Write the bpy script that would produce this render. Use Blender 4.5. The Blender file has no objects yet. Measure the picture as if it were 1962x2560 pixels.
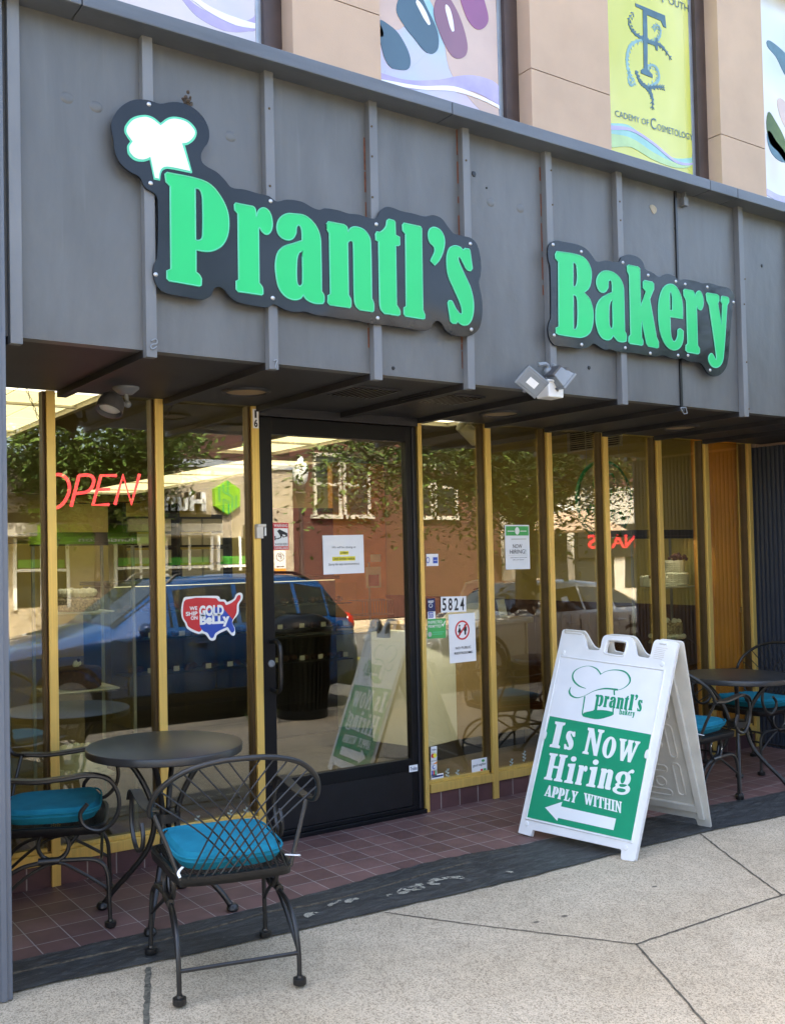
import bpy, bmesh, math, random
from mathutils import Vector, Matrix
from mathutils import noise as mnoise
from mathutils.geometry import tessellate_polygon
R = math.radians
scene = bpy.context.scene
COL = scene.collection
random.seed(7)

# ---------------------------------------------------------------- camera
F_PX, PPX, PPY = 2466.5, 774.4, 1327.8          # focal length and principal point, in pixels of the 1962 px wide photograph
YAW, PITCH, ROLL = .5684, .0271, .0197
CAM = Vector((-2.1845, -4.8618, 1.608))
_f = Vector((math.sin(YAW)*math.cos(PITCH), math.cos(YAW)*math.cos(PITCH), math.sin(PITCH)))
_r = Vector((math.cos(YAW), -math.sin(YAW), 0)); _d = _f.cross(_r)
C_R = _r*math.cos(ROLL) + _d*math.sin(ROLL); C_D = _d*math.cos(ROLL) - _r*math.sin(ROLL); C_F = _f
cd = bpy.data.cameras.new('camera'); cam = bpy.data.objects.new('camera', cd); COL.objects.link(cam)
cd.sensor_fit = 'HORIZONTAL'; cd.sensor_width = 36; cd.lens = 36*F_PX/1962
cd.shift_x = -(PPX-981)/1962; cd.shift_y = (PPY-1280)/1962
cd.clip_start = .05; cd.clip_end = 600
m = Matrix.Identity(4)
for i in range(3):
    m[i][0] = C_R[i]; m[i][1] = -C_D[i]; m[i][2] = -C_F[i]; m[i][3] = CAM[i]
cam.matrix_world = m
scene.camera = cam

# ---------------------------------------------------------------- light
SUN_DIR = Vector((-.30, .55, .80)).normalized()          # towards the sun, which stands behind the shop
w = bpy.data.worlds.new('World'); scene.world = w; w.use_nodes = True
nt = w.node_tree; bg = nt.nodes['Background']; sky = nt.nodes.new('ShaderNodeTexSky')
sky.sky_type = 'NISHITA'; sky.sun_disc = False
sky.sun_elevation = math.asin(SUN_DIR.z); sky.sun_rotation = math.atan2(SUN_DIR.x, SUN_DIR.y)
sky.air_density = 1.0; sky.dust_density = 5; sky.ozone_density = .35
nt.links.new(sky.outputs[0], bg.inputs[0]); bg.inputs[1].default_value = .15
sl = bpy.data.lights.new('sun', 'SUN'); sun = bpy.data.objects.new('sun', sl); COL.objects.link(sun)
sl.energy = 3.2; sl.angle = R(.6); sl.color = (1, .95, .86)
sun.rotation_euler = SUN_DIR.to_track_quat('Z', 'Y').to_euler(); sun.location = (-10, 20, 30)
vs = scene.view_settings; vs.view_transform = 'Standard'; vs.look = 'None'; vs.gamma = 1; vs.use_curve_mapping = False
vs.exposure = 2.8
scene.render.engine = 'CYCLES'
cy = scene.cycles
cy.max_bounces = 9; cy.diffuse_bounces = 4; cy.glossy_bounces = 5; cy.transmission_bounces = 6; cy.transparent_max_bounces = 14
cy.caustics_reflective = False; cy.caustics_refractive = False; cy.sample_clamp_indirect = 6
try:
    cy.use_denoising = True; cy.denoiser = 'OPENIMAGEDENOISE'
except Exception: pass

# ---------------------------------------------------------------- materials
def node_mat(name):
    m = bpy.data.materials.new(name); m.use_nodes = True
    nt = m.node_tree; b = nt.nodes['Principled BSDF']
    return m, nt, b
def c4(c): return (c[0], c[1], c[2], 1)
def coords(nt, scale=(1, 1, 1), loc=(0, 0, 0), rot=(0, 0, 0)):
    t = nt.nodes.new('ShaderNodeTexCoord'); mp = nt.nodes.new('ShaderNodeMapping')
    mp.inputs['Scale'].default_value = scale; mp.inputs['Location'].default_value = loc; mp.inputs['Rotation'].default_value = rot
    nt.links.new(t.outputs['Object'], mp.inputs['Vector']); return mp.outputs['Vector']
def noise(nt, vec, scale, detail=5, rough=.55, dist=0):
    n = nt.nodes.new('ShaderNodeTexNoise'); n.inputs['Scale'].default_value = scale; n.inputs['Detail'].default_value = detail
    n.inputs['Roughness'].default_value = rough; n.inputs['Distortion'].default_value = dist
    nt.links.new(vec, n.inputs['Vector']); return n.outputs['Fac']
def ramp(nt, fac, stops, interp='LINEAR'):
    r = nt.nodes.new('ShaderNodeValToRGB'); cr = r.color_ramp; cr.interpolation = interp
    while len(cr.elements) < len(stops): cr.elements.new(.5)
    for e, (p, c) in zip(cr.elements, stops): e.position = p; e.color = c4(c)
    nt.links.new(fac, r.inputs['Fac']); return r.outputs['Color']
def mixc(nt, fac, a, b, mode='MIX'):
    x = nt.nodes.new('ShaderNodeMix'); x.data_type = 'RGBA'; x.blend_type = mode
    for s, v in ((x.inputs[0], fac), (x.inputs[6], a), (x.inputs[7], b)):
        if hasattr(v, 'is_linked') or hasattr(v, 'links'): nt.links.new(v, s)
        else: s.default_value = v if not isinstance(v, tuple) else c4(v)
    return x.outputs[2]
def bump(nt, b, h, strength, dist=.01):
    n = nt.nodes.new('ShaderNodeBump'); n.inputs['Strength'].default_value = strength; n.inputs['Distance'].default_value = dist
    nt.links.new(h, n.inputs['Height']); nt.links.new(n.outputs[0], b.inputs['Normal']); return n
def pm(name, col, rough=.5, metal=0, ns=6, na=.1, bmp=0, bs=80, coat=0, col2=None, stretch=(1, 1, 1), spec=.5, lo=.3, hi=.7, rv=.0, bd=.004):
    m, nt, b = node_mat(name)
    v = coords(nt, stretch); f = noise(nt, v, ns, 6)
    a = tuple(max(0, x*(1-na)) for x in col); c = tuple(x*(1+na) for x in col) if col2 is None else col2
    nt.links.new(ramp(nt, f, [(lo, a), (hi, c)]), b.inputs['Base Color'])
    b.inputs['Roughness'].default_value = rough; b.inputs['Metallic'].default_value = metal
    b.inputs['Coat Weight'].default_value = coat; b.inputs['Coat Roughness'].default_value = .05
    b.inputs['Specular IOR Level'].default_value = spec
    if rv:
        f2 = noise(nt, v, ns*2.3, 4); mr = nt.nodes.new('ShaderNodeMapRange')
        mr.inputs[3].default_value = rough-rv; mr.inputs[4].default_value = rough+rv
        nt.links.new(f2, mr.inputs[0]); nt.links.new(mr.outputs[0], b.inputs['Roughness'])
    if bmp: bump(nt, b, noise(nt, coords(nt), bs, 4), bmp, bd)
    return m
def emit(name, col, strength):
    m, nt, b = node_mat(name)
    b.inputs['Base Color'].default_value = c4(col); b.inputs['Emission Color'].default_value = c4(col)
    v = coords(nt); f = noise(nt, v, 4, 2); mr = nt.nodes.new('ShaderNodeMapRange')
    mr.inputs[3].default_value = strength*.85; mr.inputs[4].default_value = strength*1.15
    nt.links.new(f, mr.inputs[0]); nt.links.new(mr.outputs[0], b.inputs['Emission Strength'])
    return m
def glass_mat(name, tint, ior=1.6, rough=0):
    m = bpy.data.materials.new(name); m.use_nodes = True; nt = m.node_tree; nt.nodes.clear()
    o = nt.nodes.new('ShaderNodeOutputMaterial'); mx = nt.nodes.new('ShaderNodeMixShader')
    t = nt.nodes.new('ShaderNodeBsdfTransparent'); g = nt.nodes.new('ShaderNodeBsdfGlossy'); fr = nt.nodes.new('ShaderNodeFresnel')
    v = coords(nt); f = noise(nt, v, 1.1, 2)
    bp = nt.nodes.new('ShaderNodeBump'); bp.inputs['Strength'].default_value = .03; bp.inputs['Distance'].default_value = .02
    nt.links.new(f, bp.inputs['Height']); nt.links.new(bp.outputs[0], g.inputs['Normal'])
    t.inputs[0].default_value = c4(tint); g.inputs['Roughness'].default_value = rough; fr.inputs['IOR'].default_value = ior
    g.inputs['Color'].default_value = (1, 1, 1, 1)
    ge = nt.nodes.new('ShaderNodeNewGeometry'); mr = nt.nodes.new('ShaderNodeMapRange')      # the pane is thin: both faces reflect alike
    mr.inputs[3].default_value = ior; mr.inputs[4].default_value = 1/ior
    nt.links.new(ge.outputs['Backfacing'], mr.inputs[0]); nt.links.new(mr.outputs[0], fr.inputs['IOR'])
    nt.links.new(fr.outputs[0], mx.inputs[0]); nt.links.new(t.outputs[0], mx.inputs[1]); nt.links.new(g.outputs[0], mx.inputs[2])
    nt.links.new(mx.outputs[0], o.inputs[0]); return m
def brick_mat(name, c1, c2, mortar, bw, bh, ms, axes='xz', loc=(0, 0), offset=.5, rough=.8, bmp=.5, sq=None):
    m, nt, b = node_mat(name)
    t = nt.nodes.new('ShaderNodeTexCoord'); s = nt.nodes.new('ShaderNodeSeparateXYZ'); cb = nt.nodes.new('ShaderNodeCombineXYZ')
    nt.links.new(t.outputs['Object'], s.inputs[0])
    for k, ax in enumerate(axes): nt.links.new(s.outputs['xyz'.index(ax)], cb.inputs[k])
    mp = nt.nodes.new('ShaderNodeMapping'); mp.inputs['Location'].default_value = (loc[0], loc[1], 0)
    nt.links.new(cb.outputs[0], mp.inputs[0])
    br = nt.nodes.new('ShaderNodeTexBrick'); br.offset = offset; br.squash = 1
    for k, v in (('Scale', 1), ('Mortar Size', ms), ('Mortar Smooth', .3), ('Bias', 0), ('Brick Width', bw), ('Row Height', bh)): br.inputs[k].default_value = v
    br.inputs['Color1'].default_value = c4(c1); br.inputs['Color2'].default_value = c4(c2); br.inputs['Mortar'].default_value = c4(mortar)
    nt.links.new(mp.outputs[0], br.inputs['Vector'])
    f = noise(nt, t.outputs['Object'], 5, 7, .65)
    col = mixc(nt, .55, br.outputs['Color'], ramp(nt, f, [(.3, (.55, .55, .55)), (.7, (1.25, 1.22, 1.2))]), 'MULTIPLY')
    nt.links.new(col, b.inputs['Base Color']); b.inputs['Roughness'].default_value = rough
    inv = nt.nodes.new('ShaderNodeMath'); inv.operation = 'SUBTRACT'; inv.inputs[0].default_value = 1
    nt.links.new(br.outputs['Fac'], inv.inputs[1]); bump(nt, b, inv.outputs[0], bmp, .004)
    return m

M = {}
M['fascia'] = None
def fascia_mat():
    m, nt, b = node_mat('weathered grey paint')
    v = coords(nt, (2.2, 2.2, .5)); f = noise(nt, v, 2.2, 7, .6, .4)
    base = ramp(nt, f, [(.25, (.088, .090, .090)), (.55, (.116, .119, .119)), (.8, (.142, .146, .147))])
    st = noise(nt, coords(nt, (14, 14, .7)), 2, 5, .6)
    col = mixc(nt, ramp(nt, st, [(.62, (0, 0, 0)), (.80, (.20, .20, .20))]), base, (.20, .205, .21))
    nt.links.new(col, b.inputs['Base Color']); b.inputs['Roughness'].default_value = .42
    n1 = noise(nt, coords(nt), 55, 4, .6); n2 = noise(nt, coords(nt, (1, 1, .6)), 2.6, 3)
    mx = nt.nodes.new('ShaderNodeMath'); mx.operation = 'MULTIPLY_ADD'; mx.inputs[1].default_value = .05
    nt.links.new(n1, mx.inputs[0]); nt.links.new(n2, mx.inputs[2]); bump(nt, b, mx.outputs[0], .55, .03)
    return m
M['fascia'] = fascia_mat()
M['rib'] = pm('grey rib paint', (.155, .162, .170), .45, ns=5, na=.15, bmp=.15, bs=120, stretch=(1, 1, .3))
M['coping'] = pm('grey coping paint', (.10, .112, .13), .38, ns=4, na=.22, bmp=.15, bs=60, stretch=(.4, 1, 3))
M['post'] = pm('blue grey post paint', (.125, .140, .165), .42, ns=3, na=.1, bmp=.15, bs=60, stretch=(1, 1, .3))
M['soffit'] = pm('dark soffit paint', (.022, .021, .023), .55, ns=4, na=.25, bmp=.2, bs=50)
M['gold'] = pm('gold anodised metal', (.80, .56, .155), .36, .5, ns=3, na=.10, stretch=(30, 30, .5), rv=.07)
M['bronze'] = pm('dark bronze stop', (.10, .065, .03), .4, .5, ns=5, na=.2)
M['black_metal'] = pm('black door aluminium', (.0035, .004, .0055), .36, ns=5, na=.3, spec=.3)
M['black_paint'] = pm('black satin paint', (.007, .007, .0075), .36, ns=20, na=.3, bmp=.06, bs=200)
M['kick'] = pm('black kick panel', (.004, .0046, .0065), .42, ns=14, na=.35, bmp=.1, bs=150)
M['glass'] = glass_mat('tinted shop glass', (.90, .87, .70), 2.08)
M['clear'] = glass_mat('clear cabinet glass', (.97, .99, .98), 1.28)
M['green'] = pm('emerald sign green', (.010, .52, .145), .34, ns=2, na=.05, spec=.4, coat=.12)
M['mint'] = pm('pale green edging', (.10, .56, .33), .3, ns=3, na=.05)
M['sign_black'] = pm('gloss black sign panel', (.010, .012, .015), .09, ns=3, na=.25, spec=.34, bmp=.05, bs=1.5, bd=.05)
M['sign_white'] = pm('white sign vinyl', (.84, .86, .85), .3, ns=4, na=.03)
M['chrome'] = pm('bright screw metal', (.5, .5, .5), .3, .8, ns=30, na=.1)
M['tan_wall'] = pm('peach stucco', (.52, .375, .27), .8, ns=3, na=.07, bmp=.2, bs=150)
M['win_brown'] = pm('dark brown window frame', (.055, .035, .03), .45, ns=6, na=.25)
M['win_alu'] = pm('grey aluminium edge', (.35, .38, .42), .4, .5, ns=6, na=.2)
M['white_plastic'] = pm('white moulded plastic', (.80, .80, .78), .42, ns=5, na=.05, bmp=.08, bs=200)
M['cream_plastic'] = pm('aged cream plastic', (.66, .63, .56), .5, ns=7, na=.10, bmp=.08, bs=160)
M['paper'] = pm('white paper', (.82, .83, .84), .7, ns=8, na=.03, bmp=.1, bs=25)
M['poster_green'] = pm('printed bakery green', (.012, .30, .15), .3, ns=3, na=.08)
M['ink'] = pm('black ink', (.015, .015, .02), .5, ns=10, na=.2)
M['navy'] = pm('navy ink', (.02, .03, .12), .5, ns=10, na=.2)
M['red'] = pm('red print', (.58, .03, .035), .4, ns=6, na=.08)
M['blue'] = pm('blue print', (.02, .07, .42), .4, ns=6, na=.08)
M['yellow'] = pm('yellow marker', (.85, .76, .05), .6, ns=6, na=.08)
M['orange_print'] = pm('orange print', (.85, .3, .03), .5, ns=6, na=.08)
M['sticker_green'] = pm('green sticker', (.06, .38, .10), .4, ns=6, na=.08)
M['teal'] = pm('teal woven fabric', (.014, .205, .30), .9, ns=7, na=.22, bmp=.8, bs=300, spec=.2, bd=.002)
M['iron'] = pm('black wrought iron', (.009, .0085, .008), .40, ns=25, na=.35, bmp=.1, bs=120, spec=.6)
M['table_top'] = pm('charcoal powder coat', (.026, .0255, .025), .33, ns=9, na=.3, bmp=.06, bs=500)
M['grey_light'] = pm('grey lamp housing', (.22, .24, .26), .45, .1, ns=8, na=.12)
M['rust'] = pm('rust', (.14, .045, .02), .9, ns=30, na=.4)
M['grey_dark'] = pm('dark grey lamp paint', (.10, .10, .105), .45, .1, ns=8, na=.12)
M['lamp_glass'] = pm('frosted lamp glass', (.75, .76, .74), .25, ns=8, na=.06)
M['corr'] = pm('navy corrugated cladding', (.036, .043, .060), .4, ns=3, na=.2, stretch=(1, 1, .3))
M['wood_brown'] = pm('brown wainscot', (.11, .04, .017), .45, ns=4, na=.3, stretch=(4, 4, .5))
M['mustard'] = pm('mustard wall paint', (.66, .56, .20), .7, ns=2, na=.08)
M['orange_wall'] = pm('orange panelling', (.95, .42, .07), .6, ns=2, na=.15)
M['red_wall'] = pm('dark red wall', (.16, .015, .018), .6, ns=2, na=.12)
M['floor_in'] = pm('dark shop floor', (.09, .075, .06), .4, ns=3, na=.3)
M['ceil'] = pm('olive ceiling', (.24, .22, .14), .8, ns=2, na=.1)
M['tan_board'] = pm('tan counter board', (.36, .25, .13), .55, ns=3, na=.12)
M['pale_grey'] = pm('pale grey cabinet paint', (.50, .52, .48), .5, ns=3, na=.06)
M['white_metal'] = pm('white cabinet enamel', (.88, .90, .88), .35, ns=3, na=.04)
M['case_dark'] = pm('dark display case', (.008, .008, .009), .3, ns=4, na=.2)
M['choc'] = pm('chocolate crumb', (.075, .030, .018), .9, ns=60, na=.5, bmp=1, bs=150)
M['icing'] = pm('white icing', (.92, .91, .87), .6, ns=10, na=.05, bmp=.8, bs=60)
M['nut'] = pm('chopped nut coating', (.30, .18, .09), .9, ns=70, na=.6, col2=(.75, .62, .42), bmp=1, bs=90)
M['sprinkle'] = pm('sprinkle crust', (.04, .03, .03), .8, ns=90, na=.5, col2=(.75, .6, .5), bmp=1, bs=90)
M['flower'] = pm('dark sugar flower', (.05, .012, .02), .8, ns=30, na=.4)
M['neon'] = emit('red neon tube', (1, .07, .11), .42)
M['panel_light'] = emit('ceiling light panel', (1, .92, .70), .34)
M['added_glow_strip'] = emit('added cabinet glow', (1, .96, .88), 5)  # glow added to brighten the cakes in the cabinets
M['asphalt'] = pm('asphalt', (.075, .074, .072), .9, ns=40, na=.35, bmp=.6, bs=220)
M['kerb'] = pm('weathered kerb stone', (.33, .29, .22), .9, ns=3, na=.45, stretch=(.5, 6, 1), bmp=.8, bs=20, bd=.02)
M['white_spill'] = pm('spilled white paint', (.58, .54, .42), .8, ns=20, na=.15)
M['joint'] = pm('dirty joint', (.10, .085, .062), .95, ns=40, na=.6, bmp=.6, bs=150)
M['moss_joint'] = pm('mossy joint', (.06, .055, .035), .95, ns=45, na=.5, col2=(.22, .20, .15), bmp=.6, bs=150)
M['leaf'] = pm('green leaf', (.05, .115, .018), .5, ns=3, na=.4, col2=(.15, .23, .04))
M['bark'] = pm('grey brown bark', (.08, .06, .045), .9, ns=8, na=.4, stretch=(1, 1, .3), bmp=.8, bs=30, bd=.02)
M['car_blue'] = pm('metallic blue car paint', (.007, .055, .20), .22, .35, ns=2, na=.06, coat=1)
M['car_silver'] = pm('pearl silver car paint', (.62, .61, .58), .22, .2, ns=2, na=.05, coat=1)
M['car_glass'] = pm('dark car glass', (.012, .015, .016), .06, ns=2, na=.2, spec=.8)
M['rubber'] = pm('tyre rubber', (.018, .018, .018), .8, ns=20, na=.3)
M['alloy'] = pm('alloy wheel', (.42, .43, .45), .3, .9, ns=8, na=.1)
M['head_lamp'] = pm('clear headlamp', (.65, .67, .7), .08, .3, ns=8, na=.1)
M['tail_lamp'] = pm('red tail lamp', (.35, .01, .01), .15, ns=8, na=.1)
M['cream_brick'] = brick_mat('cream brick', (.40, .335, .24), (.46, .395, .30), (.36, .32, .25), .24, .075, .008)
M['red_brick'] = brick_mat('red brick', (.062, .017, .011), (.085, .025, .016), (.065, .04, .033), .24, .075, .008)
M['stone'] = pm('pale limestone', (.45, .42, .36), .8, ns=3, na=.1)
M['bank_green'] = pm('lime green sign', (.22, .48, .02), .4, ns=3, na=.06)
M['awning'] = pm('green awning canvas', (.05, .30, .03), .8, ns=3, na=.15)
M['base_tile'] = brick_mat('maroon base tile', (.085, .042, .045), (.115, .055, .055), (.30, .26, .24), .155, .30, .004, 'xz', (-.02, .06), 0, .4)
# ---------------------------------------------------------------- mesh helpers
def cdir(u, v): return (C_F + C_R*((u-PPX)/F_PX) + C_D*((v-PPY)/F_PX))
def at(u, v, axis, val):
    d = cdir(u, v); i = 'xyz'.index(axis); return CAM + d*((val-CAM[i])/d[i])
def on(u, v, p0, n):
    d = cdir(u, v); return CAM + d*((p0-CAM).dot(n)/d.dot(n))
class MB:
    def __init__(s): s.v = []; s.f = []; s.mi = []; s.cur = 0
    def add(s, vs, fs):
        o = len(s.v); s.v += [Vector(x) for x in vs]; s.f += [tuple(i+o for i in f) for f in fs]; s.mi += [s.cur]*len(fs); return s
    def box(s, a, b, mat=None):
        x0, y0, z0 = [min(p, q) for p, q in zip(a, b)]; x1, y1, z1 = [max(p, q) for p, q in zip(a, b)]
        vs = [(x, y, z) for x in (x0, x1) for y in (y0, y1) for z in (z0, z1)]
        if mat: vs = [mat @ Vector(p) for p in vs]
        return s.add(vs, [(0, 1, 3, 2), (4, 6, 7, 5), (0, 4, 5, 1), (2, 3, 7, 6), (0, 2, 6, 4), (1, 5, 7, 3)])
    def hexa(s, p):       # eight corners: four of one end, four of the other
        return s.add(p, [(0, 1, 2, 3), (7, 6, 5, 4), (0, 4, 5, 1), (1, 5, 6, 2), (2, 6, 7, 3), (3, 7, 4, 0)])
    def tube(s, pts, r, n=8, closed=False, cap=True, flat=None):
        pts = [Vector(p) for p in pts]; k = len(pts)
        rr = r if isinstance(r, (list, tuple)) else [r]*k
        T = []
        for i in range(k):
            a = pts[(i-1) % k] if (closed or i > 0) else pts[i]; b = pts[(i+1) % k] if (closed or i < k-1) else pts[i]
            t = (b-a); T.append(t.normalized() if t.length > 1e-9 else Vector((0, 0, 1)))
        up = Vector((0, 0, 1)) if abs(T[0].z) < .9 else Vector((1, 0, 0))
        nn = (up - T[0]*up.dot(T[0])).normalized(); vs = []
        for i in range(k):
            nn = (nn - T[i]*nn.dot(T[i])); nn = nn.normalized() if nn.length > 1e-6 else T[i].orthogonal().normalized()
            bb = T[i].cross(nn)
            for j in range(n):
                a = 2*math.pi*(j+.5)/n; vs.append(pts[i] + (nn*math.cos(a)*(flat or 1) + bb*math.sin(a))*rr[i])
        fs = []
        for i in range(k if closed else k-1):
            for j in range(n):
                i2 = (i+1) % k; fs.append((i*n+j, i*n+(j+1) % n, i2*n+(j+1) % n, i2*n+j))
        if cap and not closed: fs += [tuple(range(n))[::-1], tuple((k-1)*n+j for j in range(n))]
        return s.add(vs, fs)
    def lathe(s, prof, n=24, c=(0, 0, 0), M4=None, cap=True):
        vs = []; fs = []; k = len(prof)
        for (r, z) in prof:
            for j in range(n):
                a = 2*math.pi*j/n; p = Vector((r*math.cos(a), r*math.sin(a), z)); vs.append((M4 @ p) if M4 else p+Vector(c))
        for i in range(k-1):
            for j in range(n): fs.append((i*n+j, i*n+(j+1) % n, (i+1)*n+(j+1) % n, (i+1)*n+j))
        if cap and prof[0][0] > 1e-5: fs.append(tuple(range(n))[::-1])
        if cap and prof[-1][0] > 1e-5: fs.append(tuple((k-1)*n+j for j in range(n)))
        return s.add(vs, fs)
    def ball(s, c, r, n=10, sc=(1, 1, 1)):
        k = max(4, n//2); vs = []; fs = []
        for i in range(k+1):
            t = math.pi*i/k
            for j in range(n):
                a = 2*math.pi*j/n; vs.append(Vector(c)+Vector((math.sin(t)*math.cos(a)*sc[0], math.sin(t)*math.sin(a)*sc[1], math.cos(t)*sc[2]))*r)
        for i in range(k):
            for j in range(n): fs.append((i*n+j, i*n+(j+1) % n, (i+1)*n+(j+1) % n, (i+1)*n+j))
        return s.add(vs, fs)
    def prism(s, loops, fn, t0, t1):    # loops of 2-D points; fn(u, v, w) gives the 3-D point at depth w
        allp = [p for l in loops for p in l]
        tris = tessellate_polygon([[Vector((p[0], p[1], 0)) for p in l] for l in loops])
        n = len(allp); vs = [fn(p[0], p[1], t1) for p in allp] + [fn(p[0], p[1], t0) for p in allp]
        fs = [tuple(t) for t in tris] + [tuple(i+n for i in reversed(t)) for t in tris]
        o = 0
        for l in loops:
            k = len(l)
            for i in range(k): fs.append((o+i, o+(i+1) % k, n+o+(i+1) % k, n+o+i))
            o += k
        return s.add(vs, fs)
    def build(s, name, mat, parent=None, smooth=False, bevel=0, props=None):
        me = bpy.data.meshes.new(name); me.from_pydata([tuple(p) for p in s.v], [], s.f)
        for x in (mat if isinstance(mat, (list, tuple)) else [mat]): me.materials.append(M[x] if isinstance(x, str) else x)
        if any(s.mi):
            for p, i in zip(me.polygons, s.mi): p.material_index = i
        bm = bmesh.new(); bm.from_mesh(me); bmesh.ops.remove_doubles(bm, verts=bm.verts, dist=1e-6)
        bmesh.ops.recalc_face_normals(bm, faces=bm.faces); bm.to_mesh(me); bm.free()
        if smooth:
            for p in me.polygons: p.use_smooth = True
            try: me.set_sharp_from_angle(angle=R(38))
            except Exception: pass
        o = bpy.data.objects.new(name, me); COL.objects.link(o)
        if parent is not None: attach(o, parent)
        if bevel:
            b = o.modifiers.new('bevel', 'BEVEL'); b.width = bevel; b.segments = 2; b.limit_method = 'ANGLE'; b.angle_limit = R(40)
        for k, v in (props or {}).items(): o[k] = v
        return o
def world_m(o):
    mm = Matrix.LocRotScale(o.location, o.rotation_euler, o.scale)
    if o.parent: mm = world_m(o.parent) @ o.matrix_parent_inverse @ mm
    return mm
LOCAL = False
def attach(o, p):
    o.parent = p
    if not LOCAL: o.matrix_parent_inverse = world_m(p).inverted()
def tag(o, label=None, cat=None, group=None, kind=None):
    for k, v in (('label', label), ('category', cat), ('group', group), ('kind', kind)):
        if v: o[k] = v
    return o
def thing(name, label, cat, loc=(0, 0, 0), rz=0, group=None):
    o = bpy.data.objects.new(name, None); o.empty_display_size = .1; COL.objects.link(o); o.location = loc; o.rotation_euler = (0, 0, rz)
    return tag(o, label, cat, group)
def copy_tree(o, parent=None):
    c = o.copy(); COL.objects.link(c); c.parent = parent
    for ch in list(o.children): copy_tree(ch, c)
    return c
def curve(pts, n=6, closed=False):
    """Smooth curve through points; a point may carry a third item 1 to make it a corner."""
    P = [Vector((*p[:2], 0)) if len(p) < 3 or not isinstance(p[0], Vector) else p for p in pts] if False else None
    out = []; k = len(pts); P = [Vector(p[:2]) for p in pts]; c = [len(p) > 2 and p[2] == 1 for p in pts]
    for i in range(k if closed else k-1):
        a, b = P[i], P[(i+1) % k]; L = (b-a).length
        if L < 1e-9: continue
        pa = P[(i-1) % k] if (closed or i > 0) else a; pb = P[(i+2) % k] if (closed or i < k-2) else b
        ta = (b-a) if c[i] else (b-pa).normalized()*L; tb = (b-a) if c[(i+1) % k] else (pb-a).normalized()*L
        st = 1 if (c[i] and c[(i+1) % k]) else n
        for q in range(st):
            t = q/st; t2, t3 = t*t, t*t*t
            out.append(a*(2*t3-3*t2+1)+ta*(t3-2*t2+t)+b*(-2*t3+3*t2)+tb*(t3-t2))
    if not closed: out.append(P[-1])
    return [(p.x, p.y) for p in out]
def spl(pts, n=5, closed=False):        # smooth 3-D curve
    P = [Vector(p) for p in pts]; k = len(P); out = []
    for i in range(k if closed else k-1):
        a, b = P[i], P[(i+1) % k]; L = (b-a).length
        pa = P[(i-1) % k] if (closed or i > 0) else a; pb = P[(i+2) % k] if (closed or i < k-2) else b
        ta = (b-pa).normalized()*L; tb = (pb-a).normalized()*L
        for q in range(n):
            t = q/n; t2, t3 = t*t, t*t*t
            out.append(a*(2*t3-3*t2+1)+ta*(t3-2*t2+t)+b*(-2*t3+3*t2)+tb*(t3-t2))
    if not closed: out.append(P[-1])
    return out
_tc = {}
def text_tris(s, shear=0, bold=0):
    key = (s, shear, bold)
    if key in _tc: return _tc[key]
    c = bpy.data.curves.new('t', 'FONT'); c.body = s; c.shear = shear; c.offset = bold; c.resolution_u = 3; c.fill_mode = 'FRONT'
    o = bpy.data.objects.new('t', c); COL.objects.link(o)
    dg = bpy.context.evaluated_depsgraph_get(); dg.update()
    me = bpy.data.meshes.new_from_object(o.evaluated_get(dg))
    vs = [(v.co.x, v.co.y) for v in me.vertices]; fs = [tuple(p.vertices) for p in me.polygons]
    bpy.data.objects.remove(o); bpy.data.curves.remove(c); bpy.data.meshes.remove(me)
    xs = [v[0] for v in vs]; ys = [v[1] for v in vs]; x0, x1, y0, y1 = min(xs), max(xs), min(ys), max(ys)
    _tc[key] = ([((x-x0)/(x1-x0), (y-y0)/(y1-y0)) for x, y in vs], fs); return _tc[key]
def text(mb, s, fn, u0, u1, v0, v1, w, shear=0, bold=.012):
    vs, fs = text_tris(s, shear, bold)
    mb.add([fn(u0+(u1-u0)*x, v0+(v1-v0)*y, w) for x, y in vs], fs)
def wall_fn(y, s=-1):                    # plane facing -y (s=-1) or +y: u along x, v along z, w out of the plane
    return lambda u, v, w: Vector((u, y+s*w, v))
def circ(cx, cy, rx, ry=None, n=24, rot=0):
    ry = rx if ry is None else ry; c, s_ = math.cos(rot), math.sin(rot)
    return [(cx+rx*math.cos(a)*c-ry*math.sin(a)*s_, cy+rx*math.cos(a)*s_+ry*math.sin(a)*c) for a in [2*math.pi*i/n for i in range(n)]]
def rect(u0, u1, v0, v1): return [(u0, v0), (u1, v0), (u1, v1), (u0, v1)]
def rrect(u0, u1, v0, v1, r, n=4):
    o = []
    for cx, cy, a0 in ((u1-r, v1-r, 0), (u0+r, v1-r, 90), (u0+r, v0+r, 180), (u1-r, v0+r, 270)):
        for i in range(n+1):
            a = R(a0+90*i/n); o.append((cx+r*math.cos(a), cy+r*math.sin(a)))
    return o
def ribbon(pts, w, n=6):
    """2-D ribbon polygon along a smooth line; w is a width or one width per control point."""
    c = curve(pts, n); k = len(c); W = []
    ws = w if isinstance(w, (list, tuple)) else [w]*len(pts)
    for i in range(k):
        t = i/(k-1)*(len(ws)-1); j = min(int(t), len(ws)-2); W.append(ws[j]+(ws[j+1]-ws[j])*(t-j))
    L, Rr = [], []
    for i in range(k):
        a, b = Vector(c[max(0, i-1)]), Vector(c[min(k-1, i+1)]); t = (b-a).normalized(); nn = Vector((-t.y, t.x))*W[i]/2
        L.append(tuple(Vector(c[i])+nn)); Rr.append(tuple(Vector(c[i])-nn))
    return L+Rr[::-1]
def zc(z):                                # a zoom view (x0, y0, scale) -> photo pixels
    x0, y0, s = z
    return lambda p: (x0+p[0]*s, y0+p[1]*s) + tuple(p[2:])
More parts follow.
